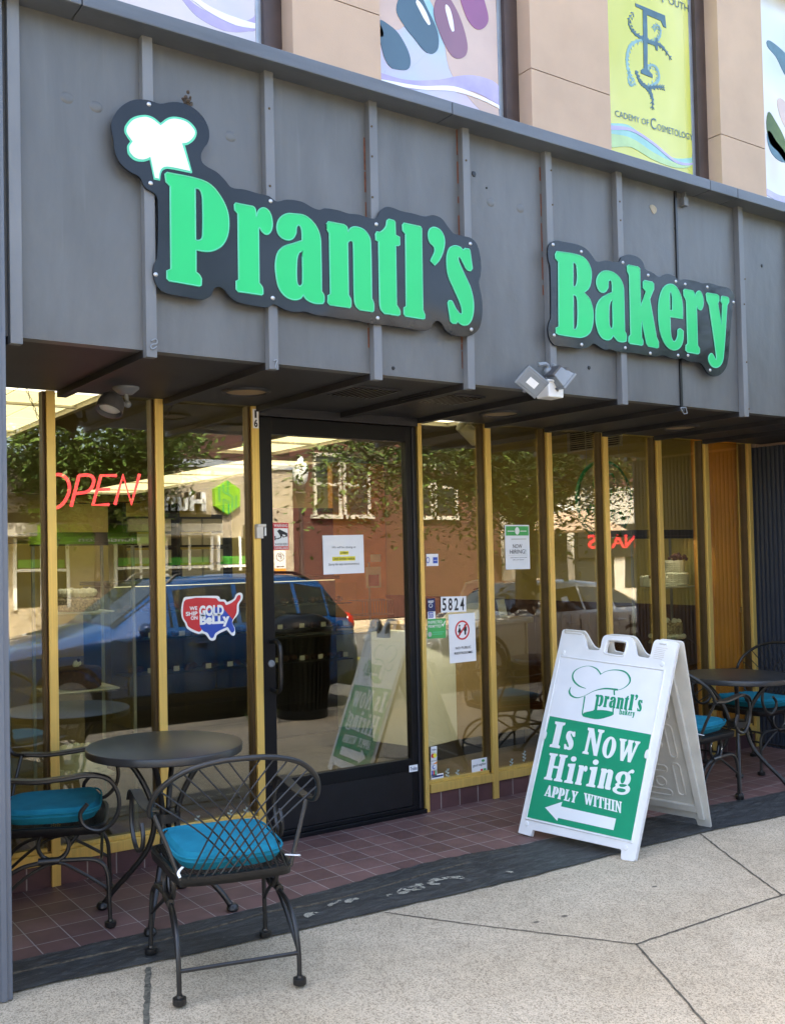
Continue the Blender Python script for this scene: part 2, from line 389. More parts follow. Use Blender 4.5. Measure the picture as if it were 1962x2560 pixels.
# ================================================================ the setting
def concrete_mat():
    m, nt, b = node_mat('exposed aggregate concrete')
    v = coords(nt); big = noise(nt, v, .8, 6, .6); mid = noise(nt, v, 9, 5, .6)
    col = ramp(nt, big, [(.3, (.435, .355, .245)), (.7, (.575, .49, .365))])
    col = mixc(nt, .5, col, ramp(nt, mid, [(.3, (.78, .77, .75)), (.7, (1.15, 1.14, 1.12))]), 'MULTIPLY')
    stn = noise(nt, coords(nt, (1, .7, 1), (3, 1, 0)), .9, 8, .7, 1.2)
    col = mixc(nt, .8, col, ramp(nt, stn, [(.30, (.82, .81, .79)), (.46, (1, 1, 1)), (.62, (1.03, 1.03, 1.03)), (.75, (1.16, 1.15, 1.13))]), 'MULTIPLY')
    vo = nt.nodes.new('ShaderNodeTexVoronoi'); vo.inputs['Scale'].default_value = 190; nt.links.new(v, vo.inputs['Vector'])
    sp = ramp(nt, vo.outputs['Color'], [(.0, (.36, .34, .32)), (.24, (.66, .63, .58)), (.42, (1, 1, 1)), (.85, (1.28, 1.26, 1.22))])
    col = mixc(nt, .85, col, sp, 'MULTIPLY')
    fi = noise(nt, v, 260, 3, .7)
    col = mixc(nt, .8, col, ramp(nt, fi, [(.36, (.55, .53, .50)), (.52, (1, 1, 1)), (.68, (1.22, 1.2, 1.15))]), 'MULTIPLY')
    v2 = nt.nodes.new('ShaderNodeTexVoronoi'); v2.inputs['Scale'].default_value = 2.3; nt.links.new(coords(nt, (1, 1.6, 1), (.3, .7, 0)), v2.inputs['Vector'])
    gum = ramp(nt, v2.outputs['Distance'], [(.040, (.20, .20, .21)), (.052, (1, 1, 1))])
    col = mixc(nt, .9, col, gum, 'MULTIPLY')
    nt.links.new(col, b.inputs['Base Color']); b.inputs['Roughness'].default_value = .92
    bump(nt, b, fi, .5, .003); return m
M['concrete'] = concrete_mat()
def band_mat():
    m, nt, b = node_mat('worn dark grey deck paint')
    v = coords(nt, (2.6, 9, 1)); f = noise(nt, v, 3.2, 9, .72, .9)
    col = ramp(nt, f, [(.30, (.014, .015, .0155)), (.5, (.038, .040, .040)), (.70, (.105, .108, .104))])
    f2 = noise(nt, coords(nt, (3, 9, 1)), 7, 7, .75, .8)
    col = mixc(nt, ramp(nt, f2, [(.61, (0, 0, 0)), (.66, (.85, .85, .85))]), col, (.17, .165, .145))
    nt.links.new(col, b.inputs['Base Color']); b.inputs['Roughness'].default_value = .55
    bump(nt, b, f, .8, .012); return m
M['band'] = band_mat()
T0 = .155
M['floor_tile'] = brick_mat('maroon quarry tile', (.150, .079, .071), (.235, .130, .115), (.40, .36, .33), T0, T0, .0026, 'xy', (-.7758, .0675), 0, .55, .35)
def sheet(name, pts, z, mat, kind='structure'):
    b = MB(); n = len(pts); tr = tessellate_polygon([[Vector((p[0], p[1], 0)) for p in pts]])
    b.add([(p[0], p[1], z) for p in pts], [tuple(t) for t in tr]); return tag(b.build(name, mat), kind=kind)
sheet('ground', rect(-120, 140, -140, 120), -.16, 'asphalt')
sheet('road', rect(-80, 90, -13.5, -4.0), -.12, 'asphalt')
b = MB(); b.box((-40, -3.42, -.3), (50, -1.0, -.004)); tag(b.build('sidewalk', 'concrete'), kind='structure')
b = MB()
x = -40
while x < 50:
    L = random.uniform(1.3, 2.1); b.box((x, -4.0, -.3), (x+L-.012, -3.43, -.006-random.uniform(0, .008))); x += L
tag(b.build('kerb', 'kerb', bevel=.015), kind='structure')
b = MB(); b.box((-40, -15.5, -.3), (50, -13.5, .0)); tag(b.build('far_sidewalk', 'concrete'), kind='structure')
b = MB()
for yy in (-8.7, -8.9): b.box((-60, yy-.05, -.119), (60, yy+.05, -.116))
tag(b.build('road_marking', 'yellow'), kind='structure')
sheet('tiled_floor', rect(-8, 14, -1.06, .02), 0, 'floor_tile')
outer = [(-8, -1.06), (-.98, -1.10), (-.872, -1.115), (-.44, -1.163), (.05, -1.19), (.55, -1.218), (1.0, -1.245), (1.411, -1.265), (2.0, -1.262), (2.691, -1.275), (3.05, -1.31), (3.414, -1.341), (5, -1.39), (14, -1.5)]
inner = [(14, -1.06), (5, -1.04), (3.946, -1.0), (3.178, -.926), (2.4, -.885), (1.772, -.853), (1.195, -.79), (.931, -.80), (.5, -.83), (.154, -.85), (-.2, -.85), (-.514, -.825), (-.85, -.815), (-1.03, -.812), (-8, -.80)]
def jag(pts, a):
    o = []
    for p, q in zip(pts, pts[1:]):
        n = max(1, int(math.hypot(q[0]-p[0], q[1]-p[1])/.05)) if abs(p[0]) < 7.9 and abs(q[0]) < 7.9 else 1
        for i in range(n):
            t = i/n; o.append((p[0]+(q[0]-p[0])*t, p[1]+(q[1]-p[1])*t+random.uniform(-a, a)))
    o.append(pts[-1]); return o
sheet('painted_band', jag(outer, .005)+jag(inner, .008), .004, 'band')
# the raised edge between tile and band, and the ragged paint spills
b = MB()
e1 = [(-1.1, -.925), (-.7, -.945), (-.3, -.96), (.05, -.93), (.25, -.97), (.6, -.965), (1.0, -.93), (1.28, -.92)]
for p, q in zip(jag(e1, .004), jag(e1, .004)[1:]):
    b.hexa([(p[0], p[1], .004), (q[0], q[1], .004), (q[0], q[1]-.009, .004), (p[0], p[1]-.009, .004), (p[0], p[1], .010), (q[0], q[1], .010), (q[0], q[1]-.009, .010), (p[0], p[1]-.009, .010)])
tag(b.build('floor_edge', 'joint'), kind='structure')
z8 = zc((700, 2000, .381))
def spill(pts):
    P = [at(*z8(p)[:2], 'z', .008) for p in pts]; P2 = curve([(p.x, p.y) for p in P], 5, True)
    return [(x+random.uniform(-.004, .004), y+random.uniform(-.003, .003)) for x, y in P2]
spl_b = MB()
for pts in ([(770, 600), (800, 585), (850, 590), (900, 575), (945, 572), (930, 590), (870, 600), (830, 615), (785, 622)],
            [(835, 578), (870, 560), (935, 552), (925, 566), (870, 575)],
            [(958, 545), (1000, 522), (1060, 512), (1130, 505), (1200, 508), (1195, 522), (1140, 517), (1080, 524), (1030, 535), (1000, 545), (1060, 555), (1020, 567), (975, 555)],
            [(420, 665), (470, 650), (510, 648), (500, 662), (450, 680)], [(680, 635), (720, 622), (735, 627), (700, 640)],
            [(315, 690), (370, 668), (400, 658), (395, 665), (350, 690), (322, 706)], [(1485, 472), (1515, 470), (1530, 478), (1500, 482)], [(170, 745), (250, 742), (220, 757), (175, 775)]):
    q = spill(pts); xs_ = [p[0] for p in q]; ys_ = [p[1] for p in q]; c_ = .0045
    def inq(x, y):
        r = False
        for (a, b1), (c, d) in zip(q, q[1:]+q[:1]):
            if (b1 > y) != (d > y) and x < (c-a)*(y-b1)/(d-b1)+a: r = not r
        return r
    for i in range(int((max(xs_)-min(xs_))/c_)+1):
        for j in range(int((max(ys_)-min(ys_))/c_)+1):
            x, y = min(xs_)+i*c_, min(ys_)+j*c_
            if inq(x, y) and mnoise.noise(Vector((x*34, y*60, 1)))+.5*mnoise.noise(Vector((x*110, y*150, 4))) > -.12:
                spl_b.add([(x+random.uniform(-.002, .002), y+random.uniform(-.002, .002), .0085) for x, y in ((x, y), (x+c_, y), (x+c_, y+c_), (x, y+c_))], [(0, 1, 2, 3)])
tag(spl_b.build('spilled_paint', 'white_spill'), kind='structure')
def joint(name, pts, wd, mat):
    b = MB(); P = []
    for p, q in zip(pts, pts[1:]):
        n = max(2, int(math.hypot(q[0]-p[0], q[1]-p[1])/.03))
        for i in range(n):
            t = i/n; P.append(Vector((p[0]+(q[0]-p[0])*t+random.uniform(-.0025, .0025), p[1]+(q[1]-p[1])*t+random.uniform(-.0025, .0025), -.001)))
    P.append(Vector((*pts[-1], -.001)))
    vs = []; fs = []
    for i, p in enumerate(P):
        a, c = P[max(0, i-1)], P[min(len(P)-1, i+1)]; t = (c-a).normalized(); n = Vector((-t.y, t.x, 0)); k = wd*random.uniform(.35, .65)
        vs += [p+n*k, p-n*wd*random.uniform(.35, .65)]
    for i in range(len(P)-1): fs.append((2*i, 2*i+1, 2*i+3, 2*i+2))
    b.add(vs, fs); return tag(b.build(name, mat), kind='structure')
joint('sidewalk_joint', [(-.624, -1.17), (-.823, -1.609), (-1.25, -2.6), (-1.8, -3.42)], .022, 'moss_joint')
joint('sidewalk_joint', [(.497, -1.23), (.74, -1.60), (1.115, -2.118)], .007, 'joint')
joint('sidewalk_joint', [(1.115, -2.118), (2.149, -2.124), (5, -2.13), (9, -2.14)], .008, 'joint')
joint('sidewalk_joint', [(1.115, -2.118), (.748, -2.707), (.35, -3.4)], .009, 'joint')
joint('sidewalk_joint', [(2.691, -1.28), (2.45, -1.63), (2.124, -2.125)], .009, 'joint')
joint('sidewalk_joint', [(-1.6, -2.2), (.85, -2.55)], .006, 'joint').location.y = -.5

# ================================================================ the shop building
YF = -1.10                                   # face of the fascia panels
YR = -1.138                                  # face of the ribs
ZS = 2.476                                   # soffit
shop = thing('shop_building', 'two storey bakery shop with dark grey ribbed fascia, gold window frames and peach upper wall', 'shop building', (2, 0, 0))
ZC0 = at(981, 240, 'y', -1.225).z; ZC1 = at(981, 207, 'y', -1.225).z
b = MB(); b.box((-1.15, YF, ZS), (12, YF+.06, ZC0)); fas = b.build('fascia', 'fascia', shop)
b = MB(); 
xs = [-8, -.86, 1.02, 3.05, 3.32, 9, 14]
for p, q in zip(xs, xs[1:]): b.box((p, -1.225, ZC0), (q-.004, -.775, ZC1))
b.build('coping', 'coping', shop, bevel=.004)
b = MB(); b.box((-8, -1.215, ZC1-.004), (14, -.78, ZC1+.004)); b.build('coping_cap', 'coping', shop)
ZRT, ZRB = 3.782, 2.442
ribx = [-1.1298, -.5782, .0017, .5736, 1.1559, 1.7434, 2.3085, 2.8633, 3.4459, 4.02, 4.60, 5.18, 5.76, 6.34, 6.92]
rib_o = []
for k, x in enumerate(ribx):
    b = MB()
    if k == 7: b.box((x, -1.112, ZRB+.01), (x+.018, YF, ZC0))  # no rib here: dark strip painted in for the shade of an open slot
    else: b.box((x, YR, ZRB), (x+.047, YF, ZRT))
    rib_o.append(b.build('rib', 'case_dark' if k == 7 else 'rib', shop, bevel=.002))
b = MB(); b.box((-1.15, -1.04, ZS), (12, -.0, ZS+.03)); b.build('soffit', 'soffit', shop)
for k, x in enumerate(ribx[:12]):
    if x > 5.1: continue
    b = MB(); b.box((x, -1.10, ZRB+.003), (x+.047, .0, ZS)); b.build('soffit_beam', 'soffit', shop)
# dents, screw heads and bolt holes on the fascia
def spot(px, py, r, mat, nm, y=YF, prof=None):
    p = at(px, py, 'y', y); mb = MB()
    mb.lathe(prof or [(r, 0), (r*.8, .004), (0, .006)], 12, M4=Matrix.Translation(p) @ Matrix.Rotation(R(90), 4, 'X')); return mb.build(nm, mat, fas, True)
for px, py, r in ((983, 1*0+920-640+640, .010), (1904, 664, .012), (1472, 919, .012), (1184, 434, .016), (1688, 571, .013), (1216, 469, .006)): spot(px, py, r, 'black_paint', 'bolt_hole')
for px, py in ((167, 243), (240, 266), (576, 340), (1226, 505), (1300, 520), (1550, 530)):
    mb = MB(); p = at(px, py, 'y', YF); mb.ball(p, .03, 10, (1, .12, .8)); mb.build('dent', 'fascia', fas, True)
mb = MB(); p = at(1633, 521, 'y', YF-.002); mb.prism([curve([(p.x-.03, p.z+.012), (p.x, p.z+.022), (p.x+.03, p.z), (p.x+.005, p.z-.03), (p.x-.02, p.z-.012)], 4, True)], wall_fn(YF), 0, .003); mb.build('paint_chip', 'kerb', fas)
mb = MB(); p = at(1703, 505, 'y', YF); mb.box((p.x-.02, YF-.035, p.z-.03), (p.x+.018, YF, p.z+.02)); mb.box((p.x-.004, YF-.03, p.z+.02), (p.x+.01, YF, p.z+.07)); mb.build('bracket', 'rib', fas)
mb = MB(); p = at(1709, 1020, 'y', YR); mb.tube([p+Vector((-.03, 0, .0)), p+Vector((.02, 0, .005)), p+Vector((.03, 0, -.03)), p+Vector((-.0, 0, -.035)), p+Vector((-.03, 0, 0))], .003, 6); mb.build('bent_clip', 'grey_light', fas)
for k, lst in ((1, ()), (2, ((673, 270), (675, 464))), (3, ((929, 315), (930, 390), (931, 492))), (4, ((1165, 400), (1172, 640+0))), (5, ((1377, 425), (1381, 511))), (6, ((1549, 503), (1551, 550))), (8, ((1862, 697), (1860, 760), (1866, 905), (1872, 1022)))):
    for px, py in lst:
        mb = MB(); p = at(px, py, 'y', YR); mb.lathe([(.006, 0), (.005, .003), (0, .004)], 8, M4=Matrix.Translation(p) @ Matrix.Rotation(R(90), 4, 'X')); mb.build('screw', 'bronze', rib_o[k], True)
for pts, k in (([(378, 852), (390, 848), (392, 858), (378, 863), (380, 872), (392, 866)], 1), ([(684, 902), (692, 900), (690, 910), (688, 920)], 2)):
    mb = MB(); mb.tube(spl([at(px, py, 'y', YR-.004) for px, py in pts], 4), .003, 6); mb.build('hook', 'grey_light', rib_o[k], True)
for k, z0, z1 in ((4, 2.55, 3.72), (3, 2.6, 3.6), (5, 3.0, 3.7)):
    mb = MB(); x = ribx[k]-.006; z = z0
    while z < z1:
        L = random.uniform(.03, .16); mb.box((x-random.uniform(0, .003), YF-.002, z), (x+.005, YF, z+L)); z += L+random.uniform(.0, .08)
    mb.build('rust_line', 'rust', fas)
# grey post at the left end
b = MB(); b.box((-1.42, -1.10, 0), (-1.205, -1.0, 6.2)); b.box((-1.205, -1.152, 0), (-1.152, -1.0, 6.2)); b.box((-1.196, -1.16, 0), (-1.172, -1.152, 6.2)); b.build('corner_post', 'post', shop, bevel=.004)
b = MB(); b.box((-8, -1.08, 0), (-1.42, -1.0, ZC0)); b.build('side_wall', 'fascia', shop)
# storefront
mx = [-1.212, -.6337, -.0442, .5465, 1.7443, 2.3159, 2.8876, 3.4645, 4.0604, 4.6322, 5.1973]
MW = .046
for k, x in enumerate(mx):
    b = MB(); ww = .03 if k == 4 else MW
    b.box((x, 0, 0), (x+ww, .015, ZS)); b.box((x+.004, .015, .0), (x+ww-.004, .10, ZS)); mo = b.build('mullion', 'gold', shop, bevel=.002)
    b = MB(); b.box((x-.012, .028, .17), (x+.004, .085, ZS)); b.build('window_stop', 'bronze', mo)
for k in range(len(mx)-1):
    if k == 3: continue
    x0, x1 = mx[k]+MW-.004, mx[k+1]+.002
    b = MB(); b.box((x0, .052, .172), (x1, .058, ZS)); b.build('window_pane', 'glass', shop)
    b = MB(); b.box((x0+.004, .004, .112), (x1-.002, .10, .166)); b.box((x0+.004, .03, .166), (x1-.002, .049, .186)); b.build('sill', 'gold', shop, bevel=.002)
    b = MB(); b.box((x0+.004, .018, 0), (x1-.002, .10, .112)); b.build('base_tile', 'base_tile', shop)
# door
DX0, DX1 = mx[3]+MW, mx[4]
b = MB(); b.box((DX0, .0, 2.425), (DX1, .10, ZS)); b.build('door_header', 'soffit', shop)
door = MB()
gx0, gx1, gz0, gz1 = .682, 1.655, .345, 2.325
door.box((DX0+.002, .015, .028), (gx0, .065, 2.42)); door.box((gx1, .015, .028), (DX1-.004, .065, 2.42))
door.box((gx0, .016, gz1), (gx1, .064, 2.42)); door.box((gx0, .016, .27), (gx1, .064, gz0))
door = door.build('door', 'black_metal', shop, bevel=.003)
b = MB(); b.box((gx0, .020, .055), (gx1, .06, .27)); b.build('kick_panel', 'kick', door)
b = MB(); b.box((DX0, -.012, 0), (DX1, .09, .026)); b.box((gx0-.03, .008, .026), (gx1+.03, .06, .052)); b.build('threshold', 'black_metal', door, bevel=.003)
b = MB(); b.box((gx0, .038, gz0), (gx1, .044, gz1)); b.build('door_glass', 'glass', door)
b = MB(); b.box((1.700, .008, .03), (1.712, .016, 2.42)); b.build('door_gap', 'ink', door)
hx = .652
b = MB(); b.tube(spl([(hx, .015, 1.135), (hx, -.055, 1.137), (hx, -.085, 1.10), (hx, -.088, 1.0), (hx, -.085, .895), (hx, -.055, .858), (hx, .015, .86)], 5), .0135, 12); b.build('handle', 'black_paint', door, True)
b = MB(); b.lathe([(.021, 0), (.02, .008), (.012, .011), (.011, .007), (0, .007)], 16, M4=Matrix.Translation((.652, .015, 1.01)) @ Matrix.Rotation(R(90), 4, 'X')); b.build('lock', 'grey_light', door, True)
b = MB(); b.tube([(.70, .13, 1.145), (1.44, .13, 1.15), (1.50, .12, 1.16)], .013, 10)
b.box((1.50, .07, 1.10), (1.545, .15, 1.2)); b.box((.69, .07, 1.12), (.72, .15, 1.17)); b.build('push_bar', 'black_paint', door, True)
p0 = at(1023, 1915, 'y', .013); p1 = at(1044, 1928, 'y', .013)
b = MB(); b.prism([rect(p0.x, p1.x, p1.z, p0.z)], wall_fn(.015), 0, .002); lb = b.build('maker_label', 'paper', door)
b = MB(); text(b, 'Trulite', wall_fn(.015), p0.x+.006, p1.x-.005, p1.z+.009, p0.z-.010, .003); b.build('label_text', 'navy', door)
# soffit fittings: recessed lights and vent grilles
for px, py in ((615, 977), (1250, 1032), (1700, 1067)):
    p = at(px, py, 'z', ZS); mb = MB(); mb.lathe([(.105, -.004), (.105, 0)], 28, (p.x, p.y, ZS-.001)); o = mb.build('soffit_light', 'tan_board', shop, True)
    mb = MB(); mb.lathe([(.104, -.004), (.108, -.012), (.125, -.010), (.13, 0), (.104, -.004)], 28, (p.x, p.y, ZS-.001), cap=False); mb.build('trim_ring', 'soffit', o, True)
for px, py in ((890, 975), (1105, 992)):
    p = at(px, py, 'z', ZS); mb = MB(); mb.box((p.x-.20, p.y-.13, ZS-.01), (p.x+.20, p.y+.13, ZS-.001)); o = mb.build('soffit_vent', 'soffit', shop)
    mb = MB()
    for i in range(13): mb.box((p.x-.19+i*.03, p.y-.12, ZS-.016), (p.x-.178+i*.03, p.y+.12, ZS-.01))
    mb.build('louvre', 'case_dark', o)
# upper storey
YP = -.80; YG = -.655
px_ = lambda u, v, y=YP: at(u, v, 'y', y).x
pil = [(px_(733, 140), px_(953, 205)), (px_(1331, 320), px_(1529, 380)), (px_(1806, 470), px_(1917, 500))]
g = pil[0][0]-(px_(1331, 320)-px_(953, 205))
pil = [(-8, g-2.0), (g-.55-.0, g)] + pil + [(pil[2][1]+.95, pil[2][1]+1.5), (pil[2][1]+2.45, 14)]
b = MB(); b.box((-8, -.62, 2.96), (14, 12.2, 6.1)); b.box((-8, -.80, 5.75), (14, -.62, 6.1)); b.build('upper_wall', 'tan_wall', shop)
for a, c in pil:
    b = MB()
    for z0, z1 in ((ZC1-.02, 4.437), (4.443, 5.75)): b.box((a, YP, z0), (c, -.62, z1))
    b.build('pilaster', 'tan_wall', shop)
wins = [(pil[i][1], pil[i+1][0]) for i in range(len(pil)-1)]
for a, c in wins:
    b = MB(); b.box((a, -.66, ZC1-.02), (a+.05, -.62, 5.75)); b.box((c-.105, -.70, ZC1-.02), (c-.002, -.62, 5.75)); wf = b.build('upper_window', 'win_brown', shop)
    b = MB(); b.box((c-.135, -.672, ZC1-.02), (c-.105, -.622, 5.75)); b.build('edge_strip', 'win_alu', wf)
# roof, flanking masses and back so that the sun comes only from over the roof
b = MB(); b.box((-8, -1.0, 0), (-1.62, 12.2, 2.96)); b.box((-1.62, -.99, 0), (-1.42, .0, 2.46)); b.box((-1.62, 11.6, 0), (5.26, 12.2, 2.96)); b.box((5.30, -.0, 0), (14, 12.2, 2.96)); b.box((5.33, -1.08, 0), (14, 0, 2.47)); b.build('party_wall', 'tan_wall', shop)
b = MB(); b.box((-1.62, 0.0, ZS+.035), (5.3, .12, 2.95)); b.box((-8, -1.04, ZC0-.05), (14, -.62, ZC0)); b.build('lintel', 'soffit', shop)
# corrugated return wall at the right end
b = MB(); pts = []
y = .02; step = .038
while y > -1.10:
    pts += [(y, 5.255), (y-step*.5, 5.255), (y-step*.55, 5.268), (y-step*.95, 5.268)]; y -= step
pts = [(p[1], p[0]) for p in pts]+[(5.33, y), (5.33, .02)]
b.prism([pts], lambda u, v, w: Vector((u, v, w)), 0.0, ZRB); b.build('corrugated_wall', 'corr', shop)
# interior shell
b = MB(); b.box((-1.62, .11, -.02), (5.26, 11.6, -.002)); b.build('shop_floor', 'floor_in', shop)
ZI = 2.76
b = MB(); b.box((-1.62, .13, ZI+.03), (5.3, 11.6, 2.95)); b.build('shop_ceiling', 'ceil', shop)
b = MB(); b.box((5.246, .10, 1.13), (5.298, 11.6, ZI+.03)); b.box((-1.61, .13, 0), (-1.58, 11.6, ZI)); b.box((-1.6, 11.56, 0), (5.2, 11.6, ZI)); b.build('interior_wall', 'mustard', shop)
b = MB(); b.box((5.236, .10, 0), (5.30, 11.6, 1.08)); b.box((5.215, .10, 1.08), (5.30, 11.6, 1.13))
for i in range(40): b.box((5.232, .2+i*.12, .1), (5.236, .208+i*.12, 1.02))
b.build('wainscot', 'wood_brown', shop)
p0 = at(1420, 1070, 'x', 5.24); p1 = at(1556, 1110, 'x', 5.24)
b = MB(); b.box((5.22, p1.y, 2.60), (5.244, p0.y, 2.80)); o = b.build('wall_vent', 'cream_plastic', shop)
b = MB()
for i in range(9):
    for q in range(3):
        L = (p0.y-p1.y-.04)/3; b.box((5.217, p1.y+.02+q*L, 2.615+i*.02), (5.2195, p1.y+.01+q*L+L-.01, 2.625+i*.02))
b.build('louvre', 'ink', o)
def light_panel(x0, x1, y0, y1, nx, ny):
    mb = MB(); sx, sy = (x1-x0)/nx, (y1-y0)/ny
    for i in range(nx):
        for j in range(ny):
            a = Vector((x0+i*sx, y0+j*sy, ZI+.02)); mb.box(a, a+Vector((sx-.022, sy-.022, .008)))
    o = mb.build('ceiling_light', 'panel_light', shop)
    mb = MB(); t = .05
    mb.box((x0-t, y0-t, ZI-.01), (x1+t, y0, ZI+.03)); mb.box((x0-t, y1, ZI-.01), (x1+t, y1+t, ZI+.03)); mb.box((x0-t, y0, ZI-.01), (x0, y1, ZI+.03)); mb.box((x1, y0, ZI-.01), (x1+t, y1, ZI+.03))
    for j in range(2, ny, 4): mb.box((x0, y0+j*sy-.02, ZI), (x1, y0+j*sy+.015, ZI+.018))
    mb.build('light_frame', 'cream_plastic', o)
light_panel(-1.4, .31, 1.5, 4.6, 6, 8)
light_panel(3.30, 4.30, 5.0, 11.0, 4, 16)
light_panel(2.62, 3.34, 3.0, 4.5, 3, 5)
light_panel(2.4, 3.56, .75, 1.83, 4, 4)
b = MB(); b.box((3.5, 5.0, 0), (4.45, 5.1, 2.2)); b.build('partition', 'red_wall', shop)
b = MB(); b.box((4.45, 5.0, 0), (5.23, 5.1, 2.76)); b.build('partition', 'orange_wall', shop)
b = MB(); b.box((at(1788, 1400, 'y', .13).x, .13, .0), (5.235, .33, 2.75))
b.build('wood_pier', 'orange_wall', shop)
# ================================================================ the fascia signs
za, zb, zk = zc((260, 220, .29762)), zc((640, 460, .35714)), zc((1340, 580, .30952))
YS0, YS1, YL = -1.142, -1.152, -1.1545
def onY(y):
    def f(p): q = at(p[0], p[1], 'y', y); return (q.x, q.z) + tuple(p[2:])
    return f
def trace(pts, z, y, n=5): return curve([onY(y)(z(p)) for p in pts], n, True)
def C_(*a): return (a[0], a[1], 1)
def parse(s):          # "x,y x,yc ..." -> points, c marks a corner
    o = []
    for t in s.split():
        c = t.endswith('c'); x, y = t.rstrip('c').split(','); o.append((float(x), float(y), 1) if c else (float(x), float(y)))
    return o
GL = {  # letter outlines traced from the photograph: (view, outer, holes)
 'P': (za, "512,722c 530,708c 790,762 900,815 985,920 1035,1030 1048,1130 1038,1230 1000,1310 940,1355 870,1372 772,1360c 772,1545c 800,1568 818,1600c 815,1655c 800,1663c 545,1618c 528,1600c 528,1535c 562,1518c 556,825c 520,785c",
        ["764,840c 795,845 820,885 828,960 828,1230 818,1268 790,1280 768,1276c"]),
 'r': (za, "1095,980c 1105,965c 1250,993c 1268,1010 1277,1080c 1300,1025 1345,1005 1390,1040 1412,1120 1405,1190 1370,1228 1330,1208 1305,1168c 1297,1180c 1302,1635c 1330,1675 1335,1725c 1325,1737c 1125,1708c 1110,1690c 1110,1622c 1132,1608c 1124,1055c 1098,1025c", []),
 'a': (zb, "145,300 165,240 215,208 270,208 345,222 410,280 445,355 453,440 458,750c 475,780 476,820c 465,835 400,832 350,805 330,775c 310,800 265,810 205,785 160,725 138,620 137,540 155,475 200,435 262,415 322,395c 318,320 300,287 283,300 278,345 250,385 205,388 160,355",
        ["323,468c 300,480 285,530 283,670 295,710 313,712 325,690"]),
 'n': (zb, "493,280c 505,262c 615,283c 635,300 640,335c 665,305 705,300 760,325 795,380 802,450 808,800c 822,835 823,885c 815,893c 725,880c 700,855 688,815 680,420 672,398 655,396 640,410c 645,775c 662,810 663,855c 655,866c 515,845c 502,830c 503,780c 520,768c 512,345c 495,315c", []),
 't': (zb, "835,350c 845,333c 870,335 905,300 915,255c 930,245c 965,255c 972,265c 975,355c 1003,370c 1005,425c 990,432c 976,430c 982,845c 1005,885 1007,912c 995,920c 895,905c 870,870 864,800 857,402c 838,392c", []),
 'l': (zb, "1024,285c 1035,272c 1150,297c 1157,310c 1166,880c 1180,915c 1180,940c 1168,945c 1045,925c 1034,910c 1034,865c 1050,855c 1045,350c 1026,325c", []),
 "'": (zb, "1245,302 1290,325 1317,385 1310,460 1285,525 1250,567c 1220,535c 1248,475 1245,440 1215,405 1204,355 1215,315", []),
 's': (zb, "1380,433 1425,440 1448,463c 1460,450c 1490,455c 1495,465c 1512,590c 1500,607c 1475,598 1445,545 1425,510 1413,512 1420,550 1460,640 1500,730 1520,830 1515,920 1490,975 1455,988 1425,975 1408,958c 1400,975c 1375,975c 1360,960c 1341,830c 1350,815c 1370,820 1395,870 1430,910 1441,895 1430,840 1385,735 1345,640 1333,540 1345,460", []),
 'B': (zk, "153,180c 165,155c 330,182 400,220 440,300 443,380 425,450 385,488c 430,540 458,640 455,740 430,815 370,850 310,848 180,828c 160,815c 158,775c 182,762c 178,240c 155,210c",
        ["296,240c 320,260 330,320 328,400 315,438 296,440c", "298,505c 322,520 333,570 332,740 320,782 300,785c"]),
 'A2': (zk, "485,410 500,350 545,315 610,320 665,360 700,430 707,520 713,800c 727,830 725,880c 700,888 660,880 635,855 622,835c 600,865 560,870 515,835 485,750 480,650 492,580 530,530 612,485c 610,410 595,387 582,400 578,450 550,485 510,475",
        ["613,540c 595,570 587,620 588,740 600,775 615,775 618,700"]),
 'k': (zk, "733,275c 745,265c 822,280c 835,295c 842,600c 885,480c 862,450c 862,400c 875,390c 935,403c 948,415c 948,460c 915,540c 970,850c 987,890c 987,930c 975,936c 905,922c 890,900c 852,715c 848,740c 850,850c 862,880c 860,908c 850,915c 755,900c 745,885c 748,845c 762,828c 750,345c 735,315c", []),
 'e': (zk, "1085,420 1135,450 1175,550 1183,700c 1080,683c 1082,770 1090,850 1112,885 1138,850 1142,790c 1160,780 1187,800c 1180,890 1150,940 1100,950 1045,910 1000,800 985,650 995,530 1030,445", ["1078,630c 1098,632c 1098,530 1088,485 1080,485 1076,520"]),
 'R2': (zk, "1188,470c 1200,460c 1265,473c 1275,490c 1278,520c 1300,480 1325,480 1345,530 1347,590 1330,628 1308,620 1297,595c 1293,605c 1302,915c 1318,940c 1317,975c 1305,985c 1220,970c 1207,955c 1208,915c 1222,900c 1210,550c 1190,510c", []),
 'y': (zk, "1370,500c 1380,490c 1460,503c 1473,515c 1475,555c 1465,575c 1495,750c 1503,580c 1490,560c 1495,520c 1505,517c 1545,525c 1553,535c 1555,565c 1540,590c 1510,1010 1490,1070 1455,1093 1415,1080 1392,1035 1395,1000 1415,980 1432,1000 1450,1030 1455,1010 1395,590c 1375,550c", []),
}
GLYPH = {}
for ch, (z, o_, hs) in GL.items(): GLYPH[ch] = [trace(parse(o_), z, YL)] + [trace(parse(h), z, YL) for h in hs]
def inset(l, d):        # move a closed outline outwards by d
    n = len(l); A = sum(l[i][0]*l[(i+1) % n][1]-l[(i+1) % n][0]*l[i][1] for i in range(n)); s = 1 if A > 0 else -1; o = []
    for i in range(n):
        a, b_ = Vector(l[i-1]), Vector(l[(i+1) % n]); t = b_-a
        if t.length < 1e-9: o.append(l[i]); continue
        t.normalize(); o.append((l[i][0]+s*t.y*d, l[i][1]-s*t.x*d))
    return o
